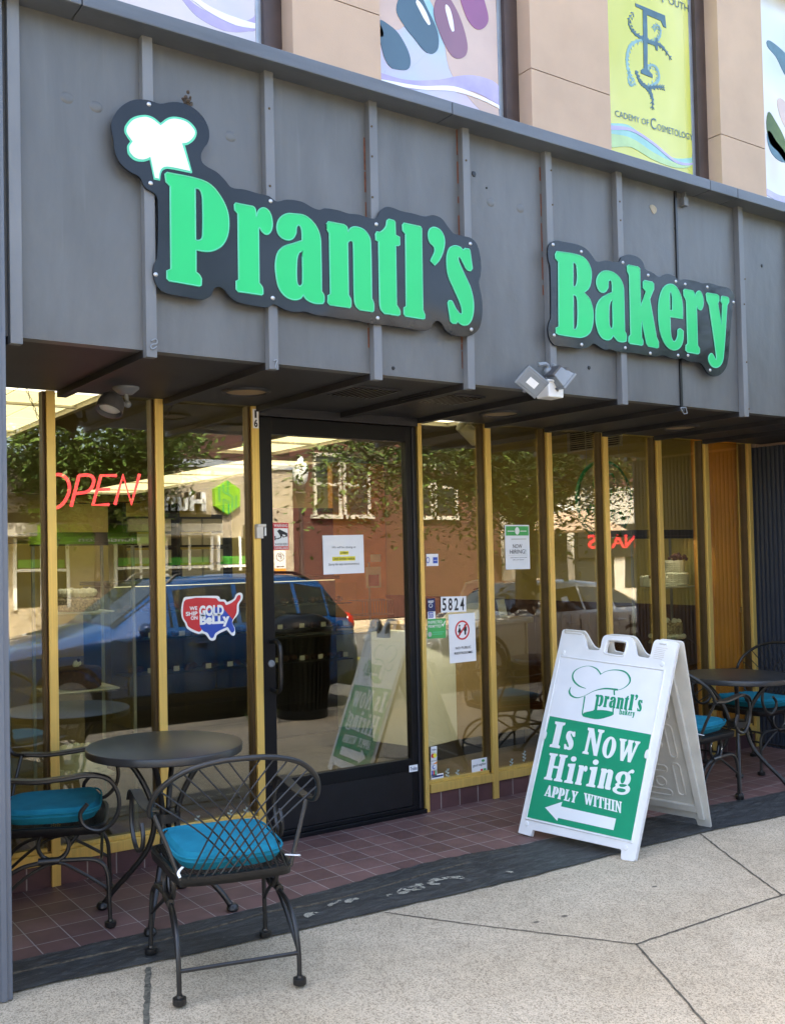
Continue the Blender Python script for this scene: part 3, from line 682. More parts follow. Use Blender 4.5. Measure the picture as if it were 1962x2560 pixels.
def sign(name, label, outline, letters, screws, extra=None):
    cx = sum(p[0] for p in outline)/len(outline); cz = sum(p[1] for p in outline)/len(outline)
    t = thing(name, label, 'shop sign', (cx, YS0, cz))
    mb = MB(); mb.prism([outline], wall_fn(0), -YS0, -YS1); mb.build('backing_panel', 'sign_black', t, bevel=.002)
    for ch in letters:
        mb = MB(); mb.prism(GLYPH[ch], wall_fn(0), -YS1, -YL+.0015); o = mb.build('letter', 'green', t)
        mb = MB()
        for l in GLYPH[ch]: mb.tube([Vector((p[0], YS1-.0028, p[1])) for p in l], .0035, 5, True)
        mb.build('letter_edge', 'mint', o, True)
    for x, y in screws:
        p = at(x, y, 'y', YS1); mb = MB(); mb.ball(p, .010, 12, (1, .55, 1)); mb.build('screw', 'chrome', t, True)
    return t
oa = ["60,310 75,250 130,165 220,105 300,92 380,100 470,128 560,115 640,118 730,150 820,225 870,310 885,380 875,450 835,510 815,560 825,620 870,660 950,705 1020,775 1070,832 1180,850 1300,885 1385,905 1430,940",
      "150,120 220,107 320,122 400,165 445,178 480,168 570,180 650,205 720,212 790,235 830,240 850,225 870,185 910,158 960,165 1010,185 1100,205 1180,225 1240,215 1300,240 1345,300 1385,345 1450,362 1510,380 1550,430 1575,560 1570,640 1560,690 1580,800 1583,900 1565,1000 1520,1050 1460,1065 1380,1055 1330,1025 1300,975 1270,955 1240,975 1215,1015 1170,1025 1040,1005 900,985 800,975 690,950 590,940 490,922 420,915 340,890 280,895 210,880 150,850",
      "1421,1814 1380,1840 1250,1825 1110,1790 1045,1735 1010,1690 965,1667 925,1685 895,1745 830,1775 700,1755 540,1725 470,1690 430,1620 415,1540 425,1470 448,1420 452,940 430,885 345,830 300,745 220,700 140,630 95,540 80,430"]
pts = [za(p) for p in parse(oa[0])] + [zb(p) for p in parse(oa[1])] + [za(p) for p in parse(oa[2])]
out = curve([onY(YS1)(p) for p in pts], 4, True)
scr = [za(p)[:2] for p in ((378, 132), (392, 797), (1400, 948), (435, 1565), (1418, 1763))] + [zb(p)[:2] for p in ((842, 280), (852, 937), (1500, 417), (1507, 1017))]
sg = sign('name_sign', 'large glossy black shaped sign with a white chef hat and green letters reading Prantl\'s', out, ["P", 'r', 'a', 'n', 't', 'l', "'", 's'], scr)
hat = parse("172,360 180,310 240,245 340,222 410,240 475,290c 540,245 610,238 700,265 760,320 780,370 760,430 710,470 680,478c 742,705c 736,713c 540,675 500,685 480,715 472,775c 420,765c 385,600c 330,615 260,605 205,555 195,500 200,475 222,445c 190,400")
hw = parse("190,360 203,312 252,262 340,240 400,256 475,312c 545,263 610,257 690,281 743,330 763,372 743,418 700,453 654,461c 724,694c 540,657 490,668 466,710 462,758c 428,750c 391,574c 330,597 265,583 222,540 212,500 217,480 242,445c 208,400")
mb = MB(); mb.prism([trace(hat, za, YL)], wall_fn(0), -YS1, -YS1+.002); ho = mb.build('chef_hat', 'mint', sg)
mb = MB(); mb.prism([trace(hw, za, YL)], wall_fn(0), -YS1, -YS1+.0038); mb.build('hat_face', 'sign_white', ho)
ob = "95,150 105,100 150,68 240,80 350,105 410,140 455,195 490,238 560,228 640,240 672,235 690,200 740,180 820,200 860,240 885,300 940,325 990,360 1050,338 1110,350 1150,385 1200,380 1300,398 1340,412 1400,410 1480,435 1550,450 1590,490 1600,560 1585,620 1565,850 1545,1060 1510,1130 1450,1165 1390,1140 1350,1080 1330,1058 1240,1045 1180,1020 1130,1025 1070,1010 1030,995 960,1005 870,990 780,975 700,970 640,960 600,945 560,950 510,925 465,900 420,930 360,940 250,925 150,910 110,860 97,780 108,720 120,690 115,280 100,225"
out = curve([onY(YS1)(zk(p)) for p in parse(ob)], 4, True)
scr = [zk(p)[:2] for p in ((137, 100), (365, 157), (700, 245), (905, 347), (1128, 397), (1203, 420), (1382, 443), (1594, 565), (146, 832), (368, 908), (720, 934), (922, 978), (1146, 995), (1226, 995), (1405, 1115))]
sign('name_sign', 'smaller glossy black shaped sign with green letters reading Bakery', out, ['B', 'A2', 'k', 'e', 'R2', 'y'], scr)
mb = MB(); p = at(469, 252, 'y', YS1+.005)
for i in range(26): mb.ball(p+Vector((random.gauss(0, .010), random.gauss(0, .006), random.gauss(.004, .011))), random.uniform(.004, .010), 6)
mb.tube([p, p+Vector((.01, 0, -.03)), p+Vector((.02, 0, -.045))], .003, 5)
tag(mb.build('dead_leaf', 'bark'), 'small shrivelled brown leaf clump caught on top edge of the chef hat sign', 'dead leaf')

# unit glyphs of the fat slab-serif hand: outlines normalised to a cap height of 1
def norm(ls):
    xs = [p[0] for l in ls for p in l]; zs = [p[1] for l in ls for p in l]; x0, z0, h = min(xs), min(zs), max(zs)-min(zs)
    return [[((p[0]-x0)/h, (p[1]-z0)/h) for p in l] for l in ls]
UG = {k: norm(v) for k, v in GLYPH.items()}
def poly(*a): return [list(p) for p in a]
def slab(x0, x1, y0, y1): return [(x0, y0), (x1, y0), (x1, y1), (x0, y1)]
UG['I'] = [[(0, 0), (.36, 0), (.36, .09), (.29, .13), (.29, .87), (.36, .91), (.36, 1), (0, 1), (0, .91), (.07, .87), (.07, .13), (0, .09)]]
UG['i_'] = [[(0, 0), (.34, 0), (.34, .07), (.28, .11), (.28, .74), (0, .70), (0, .62), (.08, .57), (.08, .11), (0, .07)]]
UG['dot'] = [circ(.17, .9, .11, .10, 14)]
UG['N'] = [[(0, 0), (.26, 0), (.26, .07), (.19, .11), (.19, .68), (.48, 0), (.62, 0), (.62, .87), (.69, .92), (.69, 1), (.43, 1), (.43, .92), (.50, .87), (.50, .40), (.25, 1), (0, 1), (0, .92), (.07, .87), (.07, .11), (0, .07)]]
UG['O'] = [circ(.33, .5, .33, .51, 28), circ(.33, .5, .105, .40, 20)]
UG['W'] = [[(0, 1), (.40, 1), (.40, .93), (.34, .88), (.40, .40), (.47, .74), (.45, .88), (.38, .93), (.40, 1), (.78, 1), (.78, .93), (.72, .88), (.77, .40), (.86, .86), (.79, .93), (.79, 1), (1.06, 1), (1.06, .93), (.99, .86), (.80, 0), (.66, 0), (.55, .50), (.43, 0), (.29, 0), (.08, .86), (0, .93)]]
UG['W'] = [[(0, 1), (.36, 1), (.36, .93), (.29, .88), (.36, .38), (.46, .80), (.44, .93), (.44, 1), (.72, 1), (.72, .93), (.66, .88), (.73, .38), (.83, .86), (.76, .93), (.76, 1), (1.02, 1), (1.02, .93), (.95, .86), (.76, 0), (.62, 0), (.52, .48), (.40, 0), (.26, 0), (.07, .86), (0, .93)]]
UG['H'] = [[(0, 0), (.33, 0), (.33, .07), (.27, .11), (.27, .46), (.46, .46), (.46, .11), (.40, .07), (.40, 0), (.73, 0), (.73, .07), (.66, .11), (.66, .89), (.73, .93), (.73, 1), (.40, 1), (.40, .93), (.46, .89), (.46, .55), (.27, .55), (.27, .89), (.33, .93), (.33, 1), (0, 1), (0, .93), (.07, .89), (.07, .11), (0, .07)]]
UG['A'] = [[(0, 0), (.24, 0), (.24, .07), (.19, .10), (.215, .24), (.40, .24), (.42, .10), (.37, .07), (.37, 0), (.74, 0), (.74, .07), (.68, .11), (.46, 1), (.30, 1), (.06, .11), (0, .07)], [(.23, .33), (.385, .33), (.31, .70)]]
UG['L'] = [[(0, 0), (.58, 0), (.60, .34), (.53, .34), (.44, .12), (.28, .09), (.28, .88), (.36, .93), (.36, 1), (0, 1), (0, .93), (.07, .88), (.07, .11), (0, .07)]]
UG['Y'] = [[(.18, 0), (.52, 0), (.52, .07), (.46, .11), (.46, .44), (.62, .88), (.69, .93), (.69, 1), (.43, 1), (.43, .93), (.49, .88), (.41, .62), (.30, .88), (.36, .93), (.36, 1), (0, 1), (0, .93), (.07, .88), (.25, .44), (.25, .11), (.18, .07)]]
UG['T'] = [[(.17, 0), (.53, 0), (.53, .07), (.46, .11), (.46, .90), (.55, .88), (.63, .68), (.70, .68), (.68, 1), (.02, 1), (0, .68), (.07, .68), (.15, .88), (.25, .90), (.25, .11), (.17, .07)]]
UG['g'] = [curve([(.30, .72), (.50, .64), (.56, .42), (.44, .22), (.28, .17), (.20, .22), (.24, .27), (.48, .27), (.60, .17), (.58, .02), (.44, -.08), (.20, -.09), (.03, -.02), (0, .08), (.08, .17), (.06, .24), (.12, .30), (.04, .40), (.02, .52), (.10, .66)], 4, True),
           circ(.29, .46, .085, .17, 16), curve([(.22, .12), (.44, .11), (.46, .04), (.34, -.01), (.18, .01), (.15, .07)], 4, True)]
UG['g2'] = [curve([(.44, .62), (.52, .70), (.60, .70), (.63, .78), (.56, .83), (.46, .76), (.40, .66)], 4, True)]
UG['p'] = [[(0, .62), (0, .72), (.24, .74), (.24, .68)]+curve([(.33, .75), (.52, .70), (.60, .48), (.56, .16), (.42, 0), (.28, .04)], 4)+[(.26, .06), (.26, -.24), (.34, -.28), (.34, -.34), (0, -.34), (0, -.28), (.07, -.24), (.07, .58)], curve([(.27, .62), (.36, .60), (.38, .40), (.36, .12), (.28, .10), (.27, .36)], 4, True)]
UG['b'] = [[(0, .92), (0, 1), (.24, 1), (.26, .66)]+curve([(.32, .74), (.52, .70), (.60, .40), (.52, .04), (.36, -.02), (.24, .06)], 4)+[(.16, 0), (.08, 0), (.08, .88)], curve([(.27, .6), (.36, .58), (.38, .34), (.34, .1), (.27, .12)], 4, True)]
GW = {'r': .72, 'a': .72, 'n': .72, 's': .72, 'e': .72, 'A2': .72, 'R2': .72, 't': .88, 'y': 1.0}    # lower-case heights relative to the capitals
def gword(mb, s, fn, O, U, V, length, h, w0, w1, gap=.10, caps=False, big=()):
    """Set a word of unit glyphs from O along U to the given length; V is the direction of the capitals' height h."""
    adv = 0; items = []
    for i, ch in enumerate(s):
        if ch == ' ': adv += .34; continue
        k = ch; sc = 1
        if ch == "'": sc = .36; base = .66
        else: base = 0
        if caps and i not in big: sc = .80
        if not caps and ch in GW: sc = GW[ch]
        if ch == 'y' and not caps: base = -.30
        if ch == 'R2' or ch == 'A2': pass
        gl = UG['i_'] if ch == 'i' else UG[k]
        wd = max(p[0] for l in gl for p in l)*sc
        items.append((gl, adv, base, sc))
        if ch == 'i': items.append((UG['dot'], adv, 0, 1))
        if ch == 'g': items.append((UG['g2'], adv, 0, 1))
        adv += wd+gap
    adv -= gap; k = length/adv
    for gl, a, base, sc in items:
        def f2(u, v, w, a=a, base=base, sc=sc):
            q = O+U*((a+u*sc)*k)+V*((base+v*sc)*h); return fn(q.x, q.y, w)
        mb.prism(gl, f2, w0, w1)

# ================================================================ the A-frame sign board
AF0, AF1 = Vector((1.843, -.706, 0)), Vector((1.984, -1.405, 0))
AU = (AF1-AF0).normalized(); AN = Vector((-AU.y, AU.x, 0)); AH, AZ = .431, 1.125
AV = (AN*AH+Vector((0, 0, AZ))).normalized(); AW = AU.cross(AV).normalized()
if AW.dot(CAM-AF0) < 0: AW = -AW
af = lambda u, v, w: AF0+AU*u+AV*v+AW*w
def a_uv(px, py):
    q = on(px, py, AF0, AW)-AF0; return (q.dot(AU), q.dot(AV))
zf = zc((1280, 1560, .29762))
def atr(s, n=3, closed=True): return curve([a_uv(*zf(p)[:2])+tuple(p[2:]) for p in parse(s)], n, closed)
board = thing('sandwich_board', 'white plastic A-frame board with green Is Now Hiring poster and arrow, standing before the windows', 'sandwich board', AF0+AU*.36+AN*.43)
outl = "50,1752c 60,1758c 150,1785c 158,1780c 168,1738c 180,1733c 905,1893c 915,1903c 912,1972c 920,1982c 1018,1997c 1032,1985c 1392,175c 1388,158c 1372,150c 1222,131c 1200,140 1185,165 1158,268 1145,287c 1058,272c 1040,252 1020,150 1005,118 975,105 815,90 778,98 757,125 738,208 722,222c 640,214c 620,192 602,85 590,62c 432,46c 420,60c"
hole = "850,142 945,155 955,170 935,250 918,262 795,242 782,228 805,148 825,140"
mb = MB(); mb.prism([atr(outl), atr(hole)], af, -.026, 0); fp = mb.build('front_panel', 'white_plastic', board, bevel=.004)
# raised rim, studs and moulded ribs on the panel
mb = MB(); mb.tube([af(*p, .001) for p in atr("118,1640c 405,272c 1278,390c 1005,1838c")], .006, 6, True); mb.build('frame_rim', 'white_plastic', fp, True)
mb = MB(); mb.tube([af(*p, .0) for p in atr("868,135 955,150 965,170 942,255 920,270 785,248 770,228 795,145 820,133", 3)], .006, 6, True); mb.build('handle_rim', 'white_plastic', fp, True)
for x, y in ((428, 238), (1258, 338), (122, 1680), (952, 1882)):
    u, v = a_uv(*zf((x, y))); mb = MB(); mb.lathe([(.014, 0), (.012, .004), (0, .006)], 14, M4=Matrix.Translation(af(u, v, 0)) @ AW.to_track_quat('Z', 'Y').to_matrix().to_4x4()); mb.build('stud', 'white_plastic', fp, True)
for pts in ("455,66 540,78", "525,76 590,84", "1240,160 1300,170"):
    q = [a_uv(*zf(p)[:2]) for p in parse(pts)]; mb = MB(); mb.tube([af(*q[0], .002), af(*q[1], .002)], .007, 6); mb.build('hinge_clip', 'white_plastic', fp, True)
mb = MB()
for i in range(7):
    q = [a_uv(*zf((1205-i*4, 195+i*15))), a_uv(*zf((1310-i*6-random.randint(0, 22), 208+i*15)))]; mb.tube([af(*q[0], .0005), af(*q[1], .0005)], .0016, 4)
mb.build('moulded_text', 'cream_plastic', fp)
for s in ("262,968 278,970 294,925 288,905 270,910", "1118,1130 1140,1130 1150,1062 1135,1062 1120,1090"):
    mb = MB(); mb.prism([atr(s)], af, 0, .009); mb.build('poster_clip', 'white_plastic', fp, bevel=.002)
# the poster
mb = MB(); mb.prism([atr("410,285c 1268,398c 1172,932c 318,775c")], af, -.001, .0022); po = mb.build('poster', 'paper', board)
mb = MB(); mb.prism([atr("318,775c 1172,932c 1000,1822c 125,1625c")], af, -.001, .0022); mb.build('poster_field', 'poster_green', po)
def pa(*pp): return [Vector(a_uv(*zf(p))) for p in pp]
def aword(s, bl, br, tl, mat, caps=False, big=(), gap=.10, name='lettering', w=.0034):
    A, B, T_ = pa(bl, br, tl); U = (B-A); L = U.length; U.normalize(); V = (T_-A); h = V.length; V.normalize()
    mb = MB(); gword(mb, s, af, A, U, V, L, h, .002, w, gap, caps, big); return mb.build(name, mat, po)
aword('Is', (315, 1035), (505, 1066), (365, 820), 'sign_white', gap=.12)
aword('NOW', (590, 1090), (1040, 1175), (640, 872), 'sign_white', caps=True, big=(0,), gap=.07)
aword('Hiring', (268, 1306), (985, 1425), (318, 1085), 'sign_white', gap=.08)
aword('APPLY', (270, 1445), (540, 1509), (290, 1352), 'sign_white', gap=.02)
aword('WITHIN', (602, 1514), (920, 1594), (606, 1420), 'sign_white', gap=.03)
mb = MB(); mb.prism([atr("278,1545c 422,1497c 412,1535c 874,1638c 853,1735c 388,1632c 380,1657c")], af, .002, .0034); mb.build('arrow', 'sign_white', po)
# chef hat logo and its wording
def rib2(s, ws): 
    return ribbon([a_uv(*zf(p)[:2]) for p in parse(s)], [x*.29762*.00175 for x in ws], 5)
mb = MB()
for s, ws in (("622,545 560,520 515,470 515,415 560,375 640,355 710,378 748,425", (4, 16, 20, 16, 6, 4, 14, 14)), ("740,428 790,400 870,388 950,405 990,455 985,500 930,545 860,562", (4, 5, 10, 16, 20, 14, 6, 4)),
              ("495,530 482,570 500,605 550,622 610,605 690,565 780,545 890,555", (4, 20, 20, 10, 4, 6, 16, 20)), ("612,610 600,690 592,760 605,778", (16, 14, 14, 12)), ("858,560 860,600", (16, 16)), ("850,710 848,765", (16, 16))):
    mb.prism([rib2(s, ws)], af, .002, .0032)
mb.prism([atr("590,765 660,735 740,725 820,735 855,755 800,785 720,802 640,790")], af, .002, .0033)
mb.build('hat_logo', 'poster_green', po)
aword("prantl's", (690, 690), (1085, 740), (712, 560), 'poster_green', gap=.06, w=.0037)
aword(['b', 'A2', 'k', 'e', 'R2', 'y'], (898, 762), (1030, 778), (903, 715), 'poster_green', gap=.07)
# rear panel, hinged at the ridge
AB = AF0+AN*(2*AH); AV2 = (-AN*AH+Vector((0, 0, AZ))).normalized(); AW2 = AU.cross(AV2).normalized()
if AW2.dot(CAM-AB) < 0: AW2 = -AW2
ab = lambda u, v, w: AB+AU*(u+.02)+AV2*v+AW2*w
mb = MB(); mb.prism([atr(outl), atr(hole)], ab, -.012, .0); bp_ = mb.build('rear_panel', 'cream_plastic', board, bevel=.003)
def b_uv(px, py): q = on(*zf((px, py)), AB, AW2)-AB; return (q.dot(AU)-.02, q.dot(AV2))
mb = MB()
W_ = .70
for u0, u1 in ((.012, .05), (W_-.05, W_-.012)): mb.box((0, 0, 0), (0, 0, 0)) if False else mb.prism([[(u0, .06), (u1, .06), (u1, 1.10), (u0, 1.10)]], ab, 0, .022)
mb.prism([[(.05, .10), (W_-.05, .10), (W_-.05, .145), (.05, .145)]], ab, 0, .02)
mb.prism([[(.05, .99), (W_-.05, .99), (W_-.05, 1.03), (.05, 1.03)]], ab, 0, .02)
mb.build('rear_frame', 'cream_plastic', bp_, bevel=.003)
mb = MB()
def stadium(u, v, du, dv, r=.02):
    o = rrect(u-du, u+du, v-dv, v+dv, min(du, dv)*.98, 5); mb.tube([ab(*p, .001) for p in o], .006, 6, True)
for v in (.30, .55, .80): stadium(W_-.125, v, .022, .105); stadium(.125, v, .022, .105)
for v in (.20, .36, .52, .68, .84): stadium(W_*.5+.08, v, .085, .02); stadium(W_*.5-.10, v, .06, .02)
mb.tube([ab(*p, .001) for p in circ(W_-.24, .27, .03, .03, 18)], .006, 6, True)
mb.build('rear_mouldings', 'cream_plastic', bp_, True)

# ================================================================ chairs, cushions, tables
LOCAL = True
def mirror(pts): return [(-p[0], p[1], p[2]) for p in pts]
def make_chair():
    t = thing('patio_chair', 'x', 'chair')
    # seat pan with a rolled rim and a woven wire floor
    rim = [(-.16, -.235), (0, -.245), (.16, -.235), (.215, -.205), (.235, 0), (.245, .19), (.20, .235), (0, .245), (-.20, .235), (-.245, .19), (-.235, 0), (-.215, -.205)]
    rc = curve(rim, 5, True)
    mb = MB(); n = len(rc)
    for (h0, d0), (h1, d1) in (((.408, 0), (.442, .004)), ((.442, .004), (.446, -.006)), ((.446, -.006), (.446, -.016))):
        for i in range(n):
            q = []
            for (p, h, d) in ((rc[i], h0, d0), (rc[(i+1) % n], h0, d0), (rc[(i+1) % n], h1, d1), (rc[i], h1, d1)):
                v = Vector(p); k = v.length; v = v*(k+d)/k; q.append((v.x, v.y, h))
            mb.add(q, [(0, 1, 2, 3)])
    o = mb.build('seat', 'iron', t, True); sm = o.modifiers.new('solid', 'SOLIDIFY'); sm.thickness = .006
    mb = MB()
    def inside(x, y): return abs(x) < .213+.03*(y+.2)/.4*.5 and abs(y) < .235
    for k in range(-32, 33):
        for sgn in (1, -1):
            pts = []
            for s_ in range(-40, 41):
                x, y = s_*.012, sgn*s_*.012*.75+k*.018
                if inside(x, y): pts.append((x, y, .438))
            if len(pts) > 1: mb.tube([pts[0], pts[-1]], .0016, 4, cap=False)
    mb.build('seat_mesh', 'iron', o)
    hoop = spl([(.300, -.150, .668), (.318, -.205, .675), (.322, -.235, .715), (.300, -.275, .775), (.225, -.325, .842), (.12, -.352, .876), (0, -.362, .885), (-.12, -.352, .876), (-.225, -.325, .842), (-.300, -.275, .775), (-.322, -.235, .715), (-.318, -.205, .675), (-.300, -.150, .668)], 6)
    mb = MB(); mb.tube(hoop, .0105, 10); bh = mb.build('back_hoop', 'iron', t, True)
    mb = MB(); hn = len(hoop)
    cum = [0]
    for p, q in zip(hoop, hoop[1:]): cum.append(cum[-1]+(q-p).length)
    def hat(t):                      # point at this fraction of the hoop's length
        s_ = t*cum[-1]; i = next(i for i in range(len(cum)-1) if cum[i+1] >= s_); return hoop[i].lerp(hoop[i+1], (s_-cum[i])/(cum[i+1]-cum[i]))
    for i in range(7):
        for sg_ in (1, -1):
            rx = -.188+i*.030; hk = .44-i*.052
            a = Vector((sg_*rx, -.238, .44)); b_ = hat(hk if sg_ > 0 else 1-hk)
            mid = (a+b_)/2+Vector((-sg_*.020, -.020, .012)); mb.tube(spl([a, mid, b_], 5), .0033, 5)
    mb.build('back_lattice', 'iron', bh, True)
    for sgn in (1, -1):
        f = (lambda P: P) if sgn == 1 else mirror
        arm = spl(f([(.300, -.150, .668), (.305, -.05, .660), (.308, .07, .668), (.308, .17, .676), (.308, .25, .655), (.308, .292, .585), (.306, .285, .50), (.300, .225, .440), (.292, .155, .452), (.288, .128, .505), (.288, .160, .552)]), 6)
        mb = MB(); mb.tube(arm, .0095, 9); ao = mb.build('arm', 'iron', t, True)
        mb = MB(); rb = spl(f([(.300, -.165, .679), (.305, -.05, .671), (.308, .07, .679), (.308, .17, .687), (.308, .25, .664), (.308, .285, .625)]), 5)
        mb.tube(rb, .030, 4, flat=.11); mb.build('arm_strip', 'iron', ao, True)
        mb = MB(); mb.tube(f([(.297, -.165, .665), (.25, -.195, .54), (.212, -.212, .43)]), .0085, 8); mb.build('back_strut', 'iron', t, True)
        # sprung base of this side
        x = .232*sgn
        rear = spl([(x*.985, -.250, .012), (x*.985, -.243, .13), (x*.97, -.205, .225), (x*.95, -.13, .275), (x*.93, -.04, .292)], 5)
        mb = MB(); mb.tube(rear, .0095, 9); lg = mb.build('leg', 'iron', t, True)
        mb = MB(); mb.lathe([(.011, .034), (.013, .026), (.025, .023), (.026, .005), (.023, 0)], 16, (x*.985, -.250, 0)); mb.build('foot', 'iron', lg, True)
        front = spl([(x*1.05, .250, .012), (x*1.04, .246, .14), (x*1.02, .235, .25), (x*.99, .19, .290), (x*.95, .09, .296), (x*.92, -.02, .296)], 5)
        mb = MB(); mb.tube(front, .0095, 9); lg = mb.build('leg', 'iron', t, True)
        mb = MB(); mb.lathe([(.011, .034), (.013, .026), (.025, .023), (.026, .005), (.023, 0)], 16, (x*1.05, .250, 0)); mb.build('foot', 'iron', lg, True)
        mb = MB(); mb.tube(spl([(x*.985, -.240, .125), (x*.95, -.10, .24), (x*.94, .02, .288), (x*.96, .11, .25), (x*1.03, .243, .165)], 4), .0075, 8); mb.build('brace', 'iron', t, True)
        coil = []
        for i in range(31):
            a = -math.pi/2+2*math.pi*1.22*i/30; coil.append((x*(.95-.10*i/30), .01+.066*math.cos(a)*sgn*sgn, .362+.066*math.sin(a)))
        coil += [(x*.84, .13, .418), (x*.84, .19, .416)]
        mb = MB(); mb.tube(coil, .0095, 9)
        mb.tube([(x*.94, -.055, .296), (x*.94, .035, .297)], .016, 10); mb.build('spring', 'iron', t, True)
    for y, z, k in ((-.246, .115, .985), (.215, .29, 1.0)):
        mb = MB(); mb.tube([(-.232*k, y, z), (.232*k, y, z)], .0075, 8); mb.build('stretcher', 'iron', t, True)
    return t
def make_cushion():
    t = thing('seat_cushion', 'x', 'cushion'); N = 18; vs = []; fs = []
    def shape(u, v):
        x = .222*u*(1-.04*(1-v)); y = .215*v; r = (abs(u)**5+abs(v)**5)**.2; k = 1 if r <= 1e-6 else max(abs(u), abs(v))/r; return x*k, y*k
    for side in (1, -1):
        o = len(vs)
        for i in range(N+1):
            for j in range(N+1):
                u, v = -1+2*i/N, -1+2*j/N; e = max(abs(u), abs(v)); x, y = shape(u, v)
                h = (1-e**14)**.42*.034+.006*math.cos(u*1.5)*math.cos(v*1.5) if e < 1 else 0
                sag = -.012*math.cos(u*1.4)**2*(v*v*.4+.3) + .022*max(0, v-.2)*abs(v)
                vs.append((x, y, .484+sag*.6+side*h))
        for i in range(N):
            for j in range(N):
                q = (o+i*(N+1)+j, o+(i+1)*(N+1)+j, o+(i+1)*(N+1)+j+1, o+i*(N+1)+j+1); fs.append(q if side == 1 else q[::-1])
    mb = MB(); mb.add(vs, fs); mb.build('cover', 'teal', t, True)
    pip = []
    for i in range(64):
        a = 2*math.pi*i/64; u, v = math.cos(a), math.sin(a); m_ = max(abs(u), abs(v)); u, v = u/m_, v/m_; x, y = shape(u, v)
        pip.append((x*1.004, y*1.004, .500+.6*(-.012*math.cos(u*1.4)**2*(v*v*.4+.3)+.022*max(0, v-.2)*abs(v))))
    mb = MB(); mb.tube(pip, .0045, 6, True); mb.build('piping', 'teal', t, True)
    for sx in (-1, 1):
        mb = MB(); P = [(sx*.195, -.205, .475), (sx*.225, -.222, .474), (sx*.250, -.217, .470)] if sx > 0 else [(sx*.20, -.205, .475), (sx*.220, -.224, .462), (sx*.216, -.234, .447)]
        mb.tube(spl(P, 4), .007, 4, flat=.3); mb.build('tie', 'paper', t, True)
    return t
chair0, cush0 = make_chair(), make_cushion()
def fdir(fx, fy): return math.atan2(fy, fx)-math.pi/2
seats = [((-.389, -1.364), R(-13.33), 'black iron chair with its back to the street, nearest the camera', 'teal cushion on the chair whose back faces the street'),
         ((-.74, -.366), fdir(.93, -.36), 'black iron chair half hidden by the grey corner post, left of the table', 'darker teal cushion on the chair beside the grey corner post'),
         ((3.25, -.76), fdir(.98, .17), 'black iron chair just behind the white sandwich board', 'teal cushion on the chair behind the sandwich board'),
         ((4.54, -.42), fdir(-.98, .10), 'black iron chair at the far end against the navy corrugated wall', 'teal cushion on the chair against the navy corrugated wall')]
for i, ((x, y), rz, l1, l2) in enumerate(seats):
    for src, lab, g in ((chair0, l1, 'wrought iron patio chairs'), (cush0, l2, 'teal seat cushions')):
        o = src if i == 0 else copy_tree(src)
        o.location = (x, y, .006); o.rotation_euler = (0, 0, rz); o['label'] = lab; o['group'] = g
def make_table():
    t = thing('bistro_table', 'x', 'table')
    mb = MB(); mb.lathe([(.20, .722), (.352, .722), (.358, .726), (.360, .752), (.357, .757), (.350, .759), (0, .759)], 64); mb.build('table_top', 'table_top', t, True)
    for k in range(4):
        a = R(40+90*k); c, s_ = math.cos(a), math.sin(a)
        P = [(.235, .722), (.185, .69), (.115, .60), (.062, .48), (.052, .40), (.085, .28), (.17, .17), (.255, .08), (.305, .012)]
        mb = MB(); mb.tube(spl([(r*c, r*s_, z) for r, z in P], 5), .0135, 10); lg = mb.build('leg', 'iron', t, True)
        mb = MB(); mb.lathe([(.017, .032), (.026, .024), (.029, .010), (.022, 0)], 14, (.305*c, .305*s_, 0)); mb.build('foot', 'iron', lg, True)
    mb = MB(); mb.lathe([(.05, .405), (.068, .41), (.068, .45), (.05, .455)], 20); mb.build('collar', 'iron', t, True)
    return t
tab = make_table(); tab.location = (-.30, -.63, .003); tab.rotation_euler = (0, 0, R(12))
tab['label'] = 'round charcoal bistro table beside the two chairs at the left windows'; tab['group'] = 'round bistro tables'
t2 = copy_tree(tab); t2.location = (3.83, -.76, .003); t2.rotation_euler = (0, 0, R(-6)); t2['label'] = 'round black bistro table between two chairs behind the sandwich board'
LOCAL = False
# ================================================================ lamps and fittings outside
p = at(315, 968, 'z', ZS)
t = thing('spot_lamp', 'round grey spot lamp hanging under the soffit by the left windows', 'spot lamp', p)
mb = MB(); mb.lathe([(.066, 0), (.066, -.008), (.035, -.034), (.018, -.036), (0, -.036)], 24, p); mb.build('ceiling_plate', 'grey_light', t, True)
mb = MB(); mb.tube([p+Vector((0, 0, -.03)), p+Vector((.005, 0, -.075))], .010, 10); mb.ball(p+Vector((.005, -.006, -.085)), .019, 10); mb.tube([p+Vector((.0, 0, -.085)), p+Vector((-.04, -.01, -.085))], .012, 8); mb.build('knuckle', 'grey_light', t, True)
ax = Vector((-.35, -.25, -.9)).normalized(); q = ax.to_track_quat('Z', 'Y').to_matrix().to_4x4()
c = p+Vector((-.085, -.02, -.082))
mb = MB(); mb.lathe([(0, -.048), (.03, -.044), (.055, -.022), (.066, .01), (.068, .055), (.060, .056), (.055, .03), (0, .02)], 24, M4=Matrix.Translation(c) @ q); mb.build('lamp_head', 'grey_dark', t, True)
mb = MB(); mb.lathe([(.054, .034), (.03, .044), (0, .046)], 24, M4=Matrix.Translation(c) @ q); mb.build('bulb', 'lamp_glass', t, True)
